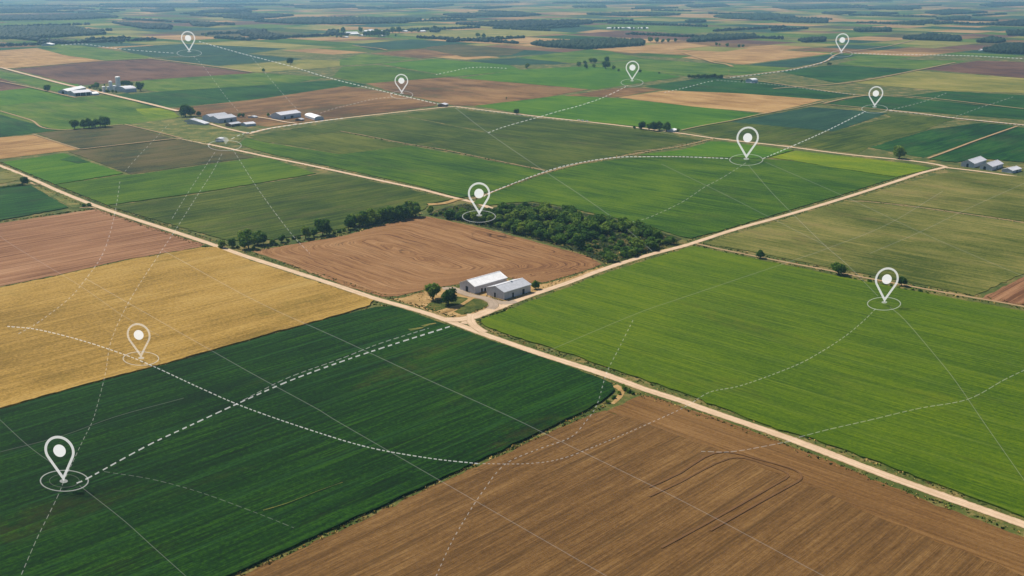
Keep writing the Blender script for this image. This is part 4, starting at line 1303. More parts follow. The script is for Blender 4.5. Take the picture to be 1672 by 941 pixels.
def barn(F_, G_, L_, wall_px, ridge_px, label, wall_m=M_WALL, roof_m=M_ROOF_G, gable_doors=(), side_doors=(), name='barn', arched=False, group=None, monitor=False, cat='barn', trim=True):
    """F, G, L: pixels of the front corner, the other gable corner and the far end of the long wall, at the ground"""
    f, g_, l = at(*F_), at(*G_), at(*L_)
    ux = (l - f)
    length = ux.length
    ux.normalize()
    wy = (g_ - f)
    uy = Vector((-ux.y, ux.x, 0))
    if uy.dot(wy) < 0: uy = -uy
    width = max(abs(wy.dot(uy)), wy.length * 0.82, 5.0)
    mp = m_per_px(f) / cp
    hw, hr = wall_px * mp, ridge_px * mp
    hr = max(hr, hw + width * 0.12)
    left = ux.cross(uy).z > 0
    ang = math.atan2(ux.y, ux.x)
    root = empty(name, (f.x, f.y, 0), ang)
    tag(root, label, cat, group)
    s = 1 if left else -1     # local y sign of the gable direction

    def Y(v): return v * s
    b = MB()
    if arched:
        prof = [(Y(0), 0), (Y(0), hw)]
        k = 10
        for i in range(1, k):
            a = math.pi * i / k
            prof.append((Y(width / 2 - width / 2 * math.cos(a)), hw + (hr - hw) * math.sin(a)))
        prof += [(Y(width), hw), (Y(width), 0)]
    else:
        prof = [(Y(0), 0), (Y(0), hw), (Y(width / 2), hr), (Y(width), hw), (Y(width), 0)]
    if s < 0: prof = prof[::-1]
    b.prism_x(prof, 0, length)
    wall = b.build('wall', wall_m, root)
    # roof sheets with thickness and eaves
    ov = 0.45
    r = MB()
    if arched:
        k = 12
        top = []
        for i in range(k + 1):
            a = math.pi * i / k
            top.append((width / 2 - (width / 2 + ov * 0.6) * math.cos(a), hw + 0.12 + (hr - hw + 0.12) * math.sin(a)))
        bot = [(y, z - 0.11) for y, z in top]
        pr = [(Y(y), z) for y, z in top] + [(Y(y), z) for y, z in bot[::-1]]
        if s > 0: pr = pr[::-1]
        r.prism_x(pr, -ov, length + ov)
    else:
        sl = (hr - hw) / (width / 2)
        for sd in (0, 1):
            y0, y1 = (-ov, width / 2) if sd == 0 else (width + ov, width / 2)
            z0 = hw - sl * ov + 0.06
            z1 = hr + 0.06
            pr = [(Y(y0), z0), (Y(y1), z1), (Y(y1), z1 + 0.22), (Y(y0), z0 + 0.22)]
            r.prism_x(pr, -ov, length + ov)
    roof = r.build('roof', roof_m, root)
    bm_ = bmesh.new()
    bm_.from_mesh(roof.data)
    bmesh.ops.recalc_face_normals(bm_, faces=bm_.faces[:])
    bm_.to_mesh(roof.data)
    bm_.free()
    bm_ = bmesh.new()
    bm_.from_mesh(wall.data)
    bmesh.ops.recalc_face_normals(bm_, faces=bm_.faces[:])
    bm_.to_mesh(wall.data)
    bm_.free()
    if not arched and trim:
        q = MB()
        q.box(-ov - 0.05, length + ov + 0.05, min(Y(width / 2 - .35), Y(width / 2 + .35)), max(Y(width / 2 - .35), Y(width / 2 + .35)), hr + 0.2, hr + 0.36)
        q.build('ridge_cap', M_TRIM, roof)
        for yy in (0.0, width):
            q = MB()
            c = Y(yy)
            q.box(-0.09, 0.09, c - 0.09, c + 0.09, 0, hw - 0.05)
            q.build('corner_post', M_TRIM, root)
        q = MB()
        c = Y(-ov - 0.06)
        q.box(-ov, length + ov, c - 0.1, c + 0.1, hw - sl * ov - 0.06, hw - sl * ov + 0.14)
        q.build('gutter', M_TRIM, root)
    if monitor:
        q = MB()
        q.box(length * 0.55, length * 0.6, min(Y(width * 0.46), Y(width * 0.54)), max(Y(width * 0.46), Y(width * 0.54)), hr + 0.1, hr + 0.9)
        q.build('vent', M_TRIM, roof)
    for (yf, dw, dh, arch) in gable_doors:       # on the gable end, fraction of the width
        d = MB()
        y0, y1 = width * yf - dw / 2, width * yf + dw / 2
        pr = [(Y(y0), 0.02), (Y(y0), dh)] + ([(Y((y0 + y1) / 2), dh + dw * 0.25)] if arch else []) + [(Y(y1), dh), (Y(y1), 0.02)]
        d.prism_x(pr, -0.08, 0.03)
        dd = d.build('door', M_DARK, root)
        fr = MB()
        for yy in (y0, y1):
            fr.box(-0.13, 0.02, Y(yy) - 0.1, Y(yy) + 0.1, 0, dh)
        fr.build('door_frame', M_TRIM, dd)
    for (xf, dw, dh, arch, z0) in side_doors:    # on the long wall
        x0, x1 = length * xf - dw / 2, length * xf + dw / 2
        c = Y(0)
        q = MB()
        pts = [(x0, z0), (x0, z0 + dh)] + ([(x0 + dw * .25, z0 + dh + dw * .2), (x1 - dw * .25, z0 + dh + dw * .2)] if arch else []) + [(x1, z0 + dh), (x1, z0)]
        n_ = len(pts)
        ya, yb = c - 0.08 * s, c + 0.03 * s
        q.add([(x, ya, z) for x, z in pts] + [(x, yb, z) for x, z in pts], [tuple(range(n_)), tuple(range(n_, 2 * n_))[::-1]] + [(i, (i + 1) % n_, n_ + (i + 1) % n_, n_ + i) for i in range(n_)])
        dd = q.build('window' if z0 > 0.5 else 'door', M_DARK, root)
        fr = MB()
        for xx in (x0, x1):
            fr.box(xx - 0.09, xx + 0.09, min(c - 0.13 * s, c + .02 * s), max(c - 0.13 * s, c + .02 * s), z0, z0 + dh)
        fr.build('door_frame' if z0 <= 0.5 else 'window_frame', M_TRIM, dd)
    return root


barn((775, 480.2), (751, 473.2), (827.4, 465.2), 12, 18.8, 'long barn with a bright white roof behind the grey roofed barn at the crossroads', M_WALL, M_ROOF_W,
     gable_doors=((0.52, 3.0, 3.8, False),), side_doors=((0.22, 1.8, 2.6, False, 0.02), (0.32, 2.0, 2.0, False, 0.02)))
barn((822.9, 490.1), (795, 482), (866.5, 476.8), 12.6, 18.6, 'barn with a grey roof and dark arched doors nearest the crossroads', M_WALL, M_ROOF_G,
     gable_doors=((0.52, 2.0, 3.0, True),), side_doors=((0.33, 1.9, 3.2, False, 0.02), (0.72, 2.6, 3.1, True, 0.02)), monitor=True)
SG = 'three grey sheds by the right edge'
barn((1589.9, 274.5), (1570.2, 271.6), (1610, 267.9), 6.7, 11.2, 'grey shed at the right edge, left and tallest of the three', M_WALL_B, M_ROOF_L, gable_doors=((0.5, 3.0, 3.6, True),), group=SG, cat='shed', name='shed')
barn((1619.3, 279), (1600.5, 276.2), (1637.4, 273.4), 6.2, 10.6, 'grey shed at the right edge, middle one of the three with two dark doors', M_WALL_B, M_ROOF_L, gable_doors=((0.6, 3.4, 3.2, True),), side_doors=((0.45, 3.2, 3.4, True, 0.02),), group=SG, cat='shed', name='shed')
barn((1652.7, 283.4), (1635.4, 281), (1667.5, 279.7), 4.2, 7.0, 'low grey shed at the right edge, right and smallest of the three', M_WALL_B, M_ROOF_L, group=SG, cat='shed', name='shed', side_doors=((0.5, 3, 2.5, False, 0.02),))
# middle farmstead
barn((357.2, 201.7), (345.2, 198.9), (386.7, 198.1), 6.7, 10.2, 'grey farmstead barn, front one of the joined pair', M_WALL_B, M_ROOF_G, side_doors=((0.35, 4, 3.8, False, 0.02), (0.7, 4, 3.8, False, 0.02)))
barn((344.6, 198.8), (335.2, 196.6), (374, 195), 6.7, 10.2, 'grey farmstead barn, rear one of the joined pair', M_WALL_B, M_ROOF_G)
barn((458.7, 195.8), (448.6, 193.4), (491.7, 191.1), 7, 10.4, 'long blue grey barn right of the farmstead', M_WALL_B, M_ROOF_L, side_doors=((0.2, 4, 4, False, 0.02), (0.55, 6, 4, False, 0.02)))
barn((514, 197), (529.5, 196.3), (498, 191.6), 3.0, 6.2, 'white arched hangar right of the blue grey barn', M_WALL_B, M_ROOF_W, arched=True, gable_doors=(), name='hangar', cat='hangar')
barn((402, 207.1), (396.2, 205.2), (417.8, 205.4), 3.6, 5.6, 'low blue shed with a pale roof before the joined barns', M_WALL_B, M_ROOF_L, name='shed', cat='shed')
barn((377.9, 207.4), (375, 205.3), (394.2, 205.0), 3.8, 5.0, 'low brown open shed before the joined barns', M_WALL_BR, M_ROOF_G, side_doors=((0.6, 9, 3.2, False, 0.02),), name='shed', cat='shed')
barn((320, 199.8), (309.5, 197.2), (327, 198.0), 2.0, 2.8, 'low flat pale shed left of the joined barns, farther one', M_WALL_W, M_ROOF_G, name='shed', cat='shed', trim=False)
barn((334, 204.5), (319.5, 200.0), (342, 202.9), 2.0, 2.8, 'low flat pale shed left of the joined barns, nearer one', M_WALL_W, M_ROOF_L, name='shed', cat='shed', trim=False)
barn((492, 198.4), (484, 197.4), (497, 197.4), 2.6, 3.4, 'small tan shed between the blue grey barn and the white hangar', M_WALL_BR, M_ROOF_G, name='shed', cat='shed', trim=False)
barn((448, 191.5), (441, 190.6), (450, 190.8), 2.2, 3.0, 'tiny white shed left of the blue grey barn', M_WALL_W, M_ROOF_W, name='shed', cat='shed', trim=False)
barn((416, 193.2), (405, 192.6), (421, 192.2), 1.6, 2.4, 'tiny pale shed behind the farmstead lane', M_WALL_W, M_ROOF_G, name='shed', cat='shed', trim=False)
barn((362, 232.5), (353.5, 231.7), (366.5, 230.6), 3.4, 6.0, 'small white house inside the white ground ring', M_WALL_W, M_ROOF_L, name='house', cat='house', trim=False, arched=True)
# grain farm
barn((110.8, 154), (103, 152.5), (140.7, 147.7), 4.5, 7.2, 'long white roofed barn of the grain farm, left and rear of two', M_WALL_B, M_ROOF_W, trim=False, gable_doors=((0.5, 5, 5, False),))
barn((121.6, 157.8), (118.3, 155.4), (150.3, 155.6), 5.2, 7.6, 'long grey roofed barn of the grain farm, front of two', M_WALL_B, M_ROOF_L, trim=False, side_doors=((0.2, 9, 6, False, 0.02), (0.5, 9, 6, False, 0.02), (0.8, 7, 6, False, 0.02)))
barn((151.5, 156.0), (150, 154.2), (161.7, 155.2), 2.4, 4.4, 'small white roofed shed at the end of the grain farm barns', M_WALL_B, M_ROOF_W, trim=False, name='shed', cat='shed')
barn((205.3, 151.5), (195, 148.6), (223.3, 150), 4.4, 8.0, 'broad round roofed shed right of the tall silo', M_WALL_B, M_ROOF_L, arched=True, name='shed', cat='shed')


def silo(px, py, wpx, hpx, label, dome=True):
    p = at(px, py)
    mp = m_per_px(p)
    r, h = wpx * mp / 2, hpx * mp / cp
    root = empty('silo', (p.x, p.y, 0))
    tag(root, label, 'silo')
    b = MB()
    b.lathe([(r, 0), (r, h * 0.93)], n=24)
    b.build('wall', M_SILO, root)
    b = MB()
    b.lathe([(r * 1.05, h * 0.93), (r * 1.05, h * 0.945), (r * 0.8, h * 0.975), (r * 0.3, h), (0.3, h * 1.005)], n=24)
    b.build('roof', M_ROOF_W, root)
    b = MB()
    b.box(-0.5, 0.5, -r - 0.7, -r + 0.02, 0, h * 0.95)
    b.build('ladder', M_TRIM, root)


silo(194, 145.5, 7.6, 19.5, 'tall pale cylindrical silo of the grain farm')
silo(181.5, 147.5, 5.6, 14.5, 'middle sized pale silo left of the tall silo')
silo(187.5, 148.0, 5.2, 8.2, 'short pale grain bin beside the tall silo')
silo(177.0, 149.2, 4.0, 7.5, 'short pale grain bin left of the middle sized silo')
silo(170.2, 152.2, 5.4, 10.5, 'stout pale bin at the left end of the silos')
# far buildings
barn((1228.4, 136.4), (1219.8, 135.2), (1237, 135.4), 3.4, 6.6, 'small white roofed hangar alone beside a lane on the far right', M_WALL_B, M_ROOF_W, arched=True, name='hangar', cat='hangar')
barn((84, 75.2), (74, 74.4), (90, 74.4), 2.2, 3.8, 'small far white shed at the upper left', M_WALL_B, M_ROOF_W, trim=False, name='shed', cat='shed')
barn((1100, 216.3), (1091, 214.6), (1107, 215.0), 2.8, 4.2, 'small white shed beside the far windbreak', M_WALL_W, M_ROOF_W, trim=False, name='shed', cat='shed')
barn((727, 175), (719, 173.4), (732, 173.6), 3.4, 5.0, 'small dark shed where the two far lanes meet', M_WALL_BR, M_ROOF_L, trim=False, name='shed', cat='shed')
VG = 'white farm buildings of the far hamlet'
for i, (px, py, w, hh) in enumerate([(566, 55.5, 19, 2.6), (574, 57.3, 13, 2.4), (596, 53.0, 16, 2.6), (604, 51.0, 7, 2.2), (662, 53.0, 5, 2.6), (687, 52.6, 9, 2.0), (622, 52.6, 7, 2.0), (592, 59.5, 5, 2.0), (625, 60.0, 5, 1.8), (566, 62.0, 4, 1.6)]):
    barn((px, py), (px - 2.5, py - 0.5), (px + w, py - 0.4), hh * 0.6, hh, 'long or small pale building among trees of the far hamlet left of centre', M_WALL_W, M_ROOF_W if i % 3 else M_ROOF_L, trim=False, name='house', cat='building', group=VG)
VT = 'trees of the far hamlet'
for (px, py, w) in [(538, 54, 6), (545, 54, 7), (552, 54, 6), (560, 54, 9), (589, 53, 8), (597, 60, 8), (604, 60, 9), (611, 60, 10), (618, 60, 11), (626, 60, 9), (634, 60, 8), (615, 54, 7), (641, 54, 9), (652, 54, 10), (672, 53, 5), (684, 53, 6), (704, 52, 6), (711, 51, 8), (646, 60, 4), (557, 62, 5), (550, 62, 4)]:
    tree_px(px, py, w, 'dark tree among the pale buildings of the far hamlet left of centre', VT)
VG2 = 'white buildings of the far village right of centre'
for i in range(11):
    px = 991 + i * 6.2 + rnd.uniform(-1, 1)
    barn((px, 48.3 + rnd.uniform(-.6, .3)), (px - 1.4, 47.8), (px + rnd.uniform(3, 6), 48.0), 1.6, 2.8, 'white building in the row of the far village right of centre', M_WALL_W, M_ROOF_W, trim=False, name='house', cat='building', group=VG2)
for i in range(9):
    tree_px(1000 + i * 6.5 + rnd.uniform(-2, 2), 48.6 + rnd.uniform(-.6, .3), rnd.uniform(3, 5), 'dark tree in the row of the far village right of centre', 'trees of the far village')
VG3 = 'white sheds before the right edge wood'
for (px, py, w) in [(1602, 83.4, 10), (1614, 82.6, 8), (1621, 82.0, 6)]:
    barn((px, py), (px - 2, py - 0.4), (px + w, py - 0.4), 1.4, 2.6, 'small white shed in front of the wood at the right edge', M_WALL_W, M_ROOF_W, trim=False, name='shed', cat='shed', group=VG3)

# --- parked cars on the long lane
M_CARP = [plain_mat('pale_blue_car_paint', (170, 190, 205), 0.3, 0.5), plain_mat('white_car_paint', (225, 228, 230), 0.3, 0.5)]
M_GLASS = plain_mat('car_glass', (30, 38, 46), 0.1, 0.5)
M_TYRE = plain_mat('tyre_rubber', (24, 24, 24), 0.9, 0.2)


def car(px, py, paint, label):
    p = at(px, py)
    d = at(px + 10, py + 1.2) - p
    root = empty('parked_car', (p.x, p.y, 0.55), math.atan2(d.y, d.x))
    tag(root, label, 'car', 'cars parked along the long lane')
    b = MB()
    pr = [(-2.2, .3), (-2.25, .9), (-1.5, 1.0), (1.1, 1.0), (2.2, .85), (2.25, .3)]
    b.add([(x, -.88, z) for x, z in pr] + [(x, .88, z) for x, z in pr], [(0, 1, 2, 3, 4, 5), (11, 10, 9, 8, 7, 6)] + [(i, 6 + i, 6 + (i + 1) % 6, (i + 1) % 6) for i in range(6)])
    b.build('body', paint, root)
    b = MB()
    pr = [(-1.7, 1.0), (-1.3, 1.45), (.4, 1.45), (1.1, 1.0)]
    b.add([(x, -.78, z) for x, z in pr] + [(x, .78, z) for x, z in pr], [(0, 1, 2, 3), (7, 6, 5, 4)] + [(i, 4 + i, 4 + (i + 1) % 4, (i + 1) % 4) for i in range(4)])
    b.build('window', M_GLASS, root)
    b = MB()
    b.box(-1.3, .4, -.76, .76, 1.45, 1.52)
    b.build('roof', paint, root)
    for sx in (-1.35, 1.35):
        for sy in (-.86, .86):
            w = MB()
            vs = [(sx + .33 * math.cos(a * math.pi / 6), sy + o_, .33 + .33 * math.sin(a * math.pi / 6)) for o_ in (-.1, .1) for a in range(12)]
            w.add(vs, [tuple(range(12)), tuple(range(12, 24))[::-1]] + [(i, (i + 1) % 12, 12 + (i + 1) % 12, 12 + i) for i in range(12)])
            w.build('wheel', M_TYRE, root)


car(945, 197.2, M_CARP[1], 'tiny white car parked on the long lane, left of three')
car(951, 197.9, M_CARP[0], 'tiny pale blue car parked on the long lane, middle of three')
car(958, 198.8, M_CARP[0], 'tiny pale blue car parked on the long lane, right of three')

# ------------------------------------------------------------------ verge weeds: ragged tufts along roads and field edges
M_WEED_G = plain_mat('green_weeds', (104, 118, 50), 0.95, 0.05, 0.4, 0.2)
M_WEED_Y = plain_mat('dry_weeds', (190, 164, 98), 0.95, 0.05, 0.3, 0.2)
M_WEED_D = plain_mat('dark_weeds', (66, 90, 36), 0.95, 0.05, 0.4, 0.2)
tv, tf, tm = [], [], []
CW = np.array(CLEARWAY)


def tufts(line, off0, off1, per_m, hmin, hmax, mix=(0.45, 0.35, 0.2), zbase=0.0):
    for i in range(len(line) - 1):
        a, b = line[i], line[i + 1]
        L = (b - a).length
        if L < 1e-3: continue
        d = (b - a) / L
        nn = Vector((-d.y, d.x, 0))
        n_ = int(L * per_m * 0.8 + rnd.random())
        for k in range(n_):
            p = a.lerp(b, rnd.random()) + nn * rnd.uniform(off0, off1)
            if len(CW) and ((CW[:, 0] - p.x) ** 2 + (CW[:, 1] - p.y) ** 2 < CW[:, 2] ** 2).any(): continue
            h = rnd.uniform(hmin, hmax) * 0.7
            mi = rnd.choices((0, 1, 2), mix)[0]
            for q in range(4):
                an = rnd.uniform(0, 6.28)
                w = h * rnd.uniform(0.5, 0.9)
                cx, cy = p.x + rnd.gauss(0, h * .5), p.y + rnd.gauss(0, h * .5)
                dx, dy = math.cos(an) * w, math.sin(an) * w
                lx, ly = rnd.gauss(0, h * .4), rnd.gauss(0, h * .4)
                b0 = len(tv)
                tv.extend([(cx - dx, cy - dy, zbase), (cx + dx, cy + dy, zbase), (cx + dx * .6 + lx, cy + dy * .6 + ly, zbase + h), (cx - dx * .6 + lx, cy - dy * .6 + ly, zbase + h * .85)])
                tf.append((b0, b0 + 1, b0 + 2, b0 + 3))
                tm.append(mi)


near = [p for p in L_A if p.y < 1500]
for s_ in (1, -1):
    tufts(near, s_ * 4.2, s_ * 7.5, 0.9, 0.3, 0.8)
    tufts(near, s_ * 6.0, s_ * 9.5, 0.7, 0.4, 1.1, (0.4, 0.25, 0.35))
    tufts([p for p in L_B if p.y < 1500], s_ * 4.2, s_ * 7.5, 0.7, 0.3, 0.9)
    tufts([p for p in L_F], s_ * 2.6, s_ * 6.0, 0.8, 0.3, 1.2, (0.35, 0.25, 0.4))
    tufts([p for p in L_E if p.y < 1400], s_ * 3.6, s_ * 6.5, 0.4, 0.4, 1.0)
    tufts([p for p in L_T], s_ * 2.2, s_ * 5.5, 0.5, 0.4, 1.3, (0.3, 0.5, 0.2))


def pline(px, step=5.0):
    pts = [at(x, y) for x, y in px]
    return pts


tufts(pline([(1000, 656), (988, 662), (945, 682), (784, 755), (673, 806), (556, 862), (385, 941), (200, 1026)]), -2.0, 2.0, 2.2, 0.3, 1.0, (0.35, 0.5, 0.15))
tufts(pline([(-100, 698), (0, 671), (134, 633), (285, 593), (435, 550), (560, 516), (606, 502)]), -1.2, 1.2, 0.9, 0.3, 1.0, (0.3, 0.5, 0.2))
tufts(pline([(-100, 492), (0, 470), (100, 450), (201, 427), (328, 405)]), -1.0, 1.2, 1.2, 0.4, 1.0, (0.3, 0.2, 0.5))
tufts(pline([(0, 363), (157, 341)]), -1.5, 2.0, 1.4, 0.5, 1.5, (0.3, 0.1, 0.6))
tufts(pline([(410, 412), (470, 399), (560, 384), (690, 350)]), -3, 4, 1.8, 0.4, 1.5, (0.6, 0.15, 0.25))
tufts(pline([(640, 489), (692, 476), (745, 466), (828, 455)]), -2, 2, 1.2, 0.3, 0.9, (0.5, 0.4, 0.1))
tufts(pline([(868, 465), (900, 462), (984, 434)]), -2, 3, 1.2, 0.3, 0.9, (0.3, 0.6, 0.1))
tufts(pline([(556, 215), (671, 237), (717, 244), (800, 261), (891, 280)]), -2, 2, 0.6, 0.6, 1.8, (0.2, 0.1, 0.7))
tufts(pline([(660, 493), (700, 506), (740, 515)]), -2, 2, 1.2, 0.3, 0.8)
tufts(pline([(799, 500), (772, 511), (750, 514)]), -1.5, 1.5, 1.6, 0.3, 1.0, (0.4, 0.5, 0.1))
tufts(pline([(790, 531), (784, 525), (796, 517), (840, 502)]), -1.5, 1.5, 2.0, 0.4, 1.3, (0.55, 0.15, 0.3))
tufts(pline([(985, 430), (1040, 416), (1100, 396)]), -4, 3, 1.8, 0.4, 1.2, (0.6, 0.3, 0.1))
tufts(pline([(690, 475), (700, 495), (712, 508)]), -6, 6, 2.0, 0.2, 0.7, (0.3, 0.6, 0.1))
tufts(pline([(1386, 329), (1420, 330), (1500, 339), (1672, 364)]), -2, 2, 0.5, 0.4, 1.0, (0.4, 0.4, 0.2))
tufts(pline([(795, 483), (810, 488), (822, 491)]), -1.5, 0.5, 2.5, 0.3, 0.8, (0.6, 0.3, 0.1))
tufts(pline([(751, 474), (763, 477.5), (775, 481)]), -1.5, 0.5, 2.5, 0.3, 0.8, (0.6, 0.3, 0.1))
# scrubby growth on the wood floor and its clearing
for (x, y) in scatter(poly_w([(700, 352), (716, 344), (760, 334), (792, 344), (870, 334), (1000, 360), (1110, 392), (1095, 402), (1035, 423), (988, 431), (900, 399), (800, 373)]), 3.2):
    a = Vector((x, y, 0))
    tufts([a, a + Vector((1, 0, 0))], -1, 1, 1.2, 0.5, 1.6, (0.65, 0.15, 0.2))
me = np_mesh('verge_weeds', tv, tf, [M_WEED_G, M_WEED_Y, M_WEED_D], tm)
tag(link_mesh('verge_weeds', me), 'ragged weeds and dry grass along the roads and field edges', kind='stuff')
print('tufts', len(tf))

# ------------------------------------------------------------------ white map pins, their ground rings and the route lines
M_PIN = light_mat('lit_pin', 0.31, 0.6)
M_DOT = light_mat('lit_pin_dot', 0.43, 0.5)
M_PIN_W = light_mat('dim_lit_pin', 0.15, 0.85)
M_RING = light_mat('lit_ring', 0.16, 0.75)
M_DASH = light_mat('lit_dash', 0.225, 0.72)
M_DASH_T = light_mat('lit_thin_dash', 0.10, 0.87)
M_LINE = light_mat('lit_thin_line', 0.035, 0.95)
M_LINE_B = light_mat('lit_line', 0.05, 0.93)
ZL = 2.6


def ring_part(px, py, rx, ry, wpx, mat, parent, org, z, th=0.12, name='ground_ring'):
    k = 64
    V, F = [], []
    for i in range(k):
        a = 2 * math.pi * i / k
        for s_ in (1, -1):
            f = 1 + s_ * wpx / 2 / rx
            fy = 1 + s_ * wpx / 2 / rx
            p = at(px + rx * f * math.cos(a), py + ry * fy * math.sin(a), z)
            V += [(p.x - org.x, p.y - org.y, p.z), (p.x - org.x, p.y - org.y, p.z - th)]
    for i in range(k):
        j = (i + 1) % k
        a, b = i * 4, j * 4
        F += [(a, b, b + 2, a + 2), (a + 1, a + 3, b + 3, b + 1), (a, a + 1, b + 1, b), (a + 2, b + 2, b + 3, a + 3)]
    return mesh_obj(name, V, F, mat, parent)


def pin(tip, top_y, rpx, stroke, ring, label, dot=None, ring_w=1.6, inner=False, lift=0.0, mat=None):
    px, py = tip
    zr = ZL + lift
    z0 = zr + 0.25
    p = at(px, py, z0)
    ztop = height_for(px, (p.x, p.y), top_y)
    H = ztop - z0
    sx = m_per_px(p)
    r = rpx * sx
    root = empty('map_pin', (p.x, p.y, 0))
    tag(root, label, 'map pin', 'white map pins over the fields')
    hp = py - top_y
    kz = H / hp          # metres of height per pixel
    dep = max(0.05 * rpx * sx, 0.25)
    stroke *= 0.88

    def drop(rp, tipz):
        """outline of a drop: circle radius rp (px) about height hp - rpx, tangents to a tip"""
        cz = hp - rpx
        dd = cz - tipz
        al = math.acos(min(0.999, rp / dd))
        pts = []
        for i in range(41):
            a = -math.pi / 2 + al + (2 * math.pi - 2 * al) * i / 40
            pts.append((rp * math.cos(a), cz + rp * math.sin(a)))
        pts.append((0.0, tipz))
        return pts
    outer = drop(rpx, 0.0)
    inner_ = drop(rpx - stroke, stroke * 2.1)
    n_ = len(outer)
    V, F = [], []
    for (ox, oz), (ix, iz) in zip(outer, inner_):
        for yy in (-dep / 2, dep / 2):
            V += [(ox * sx, yy, z0 + oz * kz), (ix * sx, yy, z0 + iz * kz)]
    for i in range(n_):
        j = (i + 1) % n_
        a, b = i * 4, j * 4
        F += [(a, b, b + 1, a + 1), (a + 2, a + 3, b + 3, b + 2), (a, a + 2, b + 2, b), (a + 1, b + 1, b + 3, a + 3)]
    mesh_obj('pin_outline', V, F, mat or M_PIN, root)
    rd = dot if dot else rpx * 0.42
    V, F = [], []
    k = 28
    for yy in (-dep / 2, dep / 2):
        for i in range(k):
            a = 2 * math.pi * i / k
            V.append((rd * math.cos(a) * sx, yy, z0 + (hp - rpx + rd * math.sin(a)) * kz))
    F = [tuple(range(k)), tuple(range(k, 2 * k))[::-1]] + [(i, k + i, k + (i + 1) % k, (i + 1) % k) for i in range(k)]
    mesh_obj('pin_dot', V, F, M_DOT, root)
    if ring:
        cx, cy, rx, ry = ring
        ring_part(cx, cy, rx, ry, ring_w, M_RING, root, p, zr)
        ring_part(px, py + 0.5, rx * 0.1, ry * 0.1, rx * 0.14, M_RING, root, p, zr + 0.2, name='tip_disc')
        if inner:
            ring_part(cx, cy, rx * 0.62, ry * 0.62, 1.0, M_LINE, root, p, zr)
    return root


pin((104, 785), 712, 24, 4.2, (105, 785, 39, 17), 'largest white map pin standing in the dark green field at the lower left', 9.8, 2.0, True)
pin((230.5, 584), 528, 19, 3.2, (230, 585.5, 29, 11), 'tan tinted white map pin standing in the golden wheat', 7.8, 1.6, mat=M_PIN_W)
pin((782.5, 351), 298, 18, 3.4, (782, 353.5, 27, 9.5), 'white map pin standing over the left end of the wood', 7.6, 1.4, lift=12.0)
pin((1444, 493), 437, 19, 3.4, (1443.5, 496, 27, 10.5), 'white map pin standing in the bright yellow green crop on the right', 7.8, 1.4)
pin((1218.5, 259), 207, 18, 3.2, (1218.5, 261, 27, 9), 'white map pin standing where the bright and the deep green crop meet', 7.3, 1.3)
pin((309, 84), 51, 11.5, 1.9, (309, 87, 20, 5.6), 'small white map pin at the upper left of the far fields', 5, 1.1)
pin((656, 152), 121, 11, 1.9, (656, 155, 18, 6.2), 'small white map pin on the far dun field left of centre', 4.9, 1.1)
pin((1032, 131.5), 99.5, 11, 1.9, (1032, 135, 18, 6), 'small white map pin on the far bright green field by the loose trees', 4.9, 1.1)
pin((1373.5, 86), 54.5, 11, 1.9, (1374, 88, 17.5, 5.2), 'farthest small white map pin on the right by the far road', 4.6, 1.0)
pin((1428, 174), 141, 11.8, 2.1, (1428, 178, 21, 6.8), 'small white map pin on the deep green crop at the right road', 5, 1.1)
# the broken pin by the small house
pr_ = at(367, 236, ZL)
rt = empty('map_pin', (pr_.x, pr_.y, 0))
tag(rt, 'faint broken white map pin with a wide ring beside the small white house', 'map pin', 'white map pins over the fields')
ring_part(367, 237.5, 27, 8.5, 1.3, M_RING, rt, pr_, ZL)
mp = m_per_px(pr_)
V = []
for yy in (-0.4, 0.4):
    V += [(1.5 * mp, yy, ZL + .2), (-5 * mp, yy, ZL + 11.5 * mp), (0, yy, ZL + 12.5 * mp), (4.5 * mp, yy, ZL + 11 * mp), (7.5 * mp, yy, ZL + 7 * mp)]
mesh_obj('pin_wedge', V, [(0, 4, 3, 2, 1), (5, 6, 7, 8, 9)] + [(i, (i + 1) % 5, 5 + (i + 1) % 5, 5 + i) for i in range(5)], M_DASH_T, rt)

_lz = [0]


def smooth_px(pts, n_=14):
    P = [(2 * pts[0][0] - pts[1][0], 2 * pts[0][1] - pts[1][1])] + list(pts) + [(2 * pts[-1][0] - pts[-2][0], 2 * pts[-1][1] - pts[-2][1])]
    out = []
    for i in range(1, len(P) - 2):
        for j in range(n_):
            t = j / n_
            c = []
            for d in (0, 1):
                p0, p1, p2, p3 = P[i - 1][d], P[i][d], P[i + 1][d], P[i + 2][d]
                c.append(0.5 * (2 * p1 + (p2 - p0) * t + (2 * p0 - 5 * p1 + 4 * p2 - p3) * t * t + (3 * p1 - p0 - 3 * p2 + p3) * t ** 3))
            out.append(tuple(c))
    out.append(pts[-1])
    return out


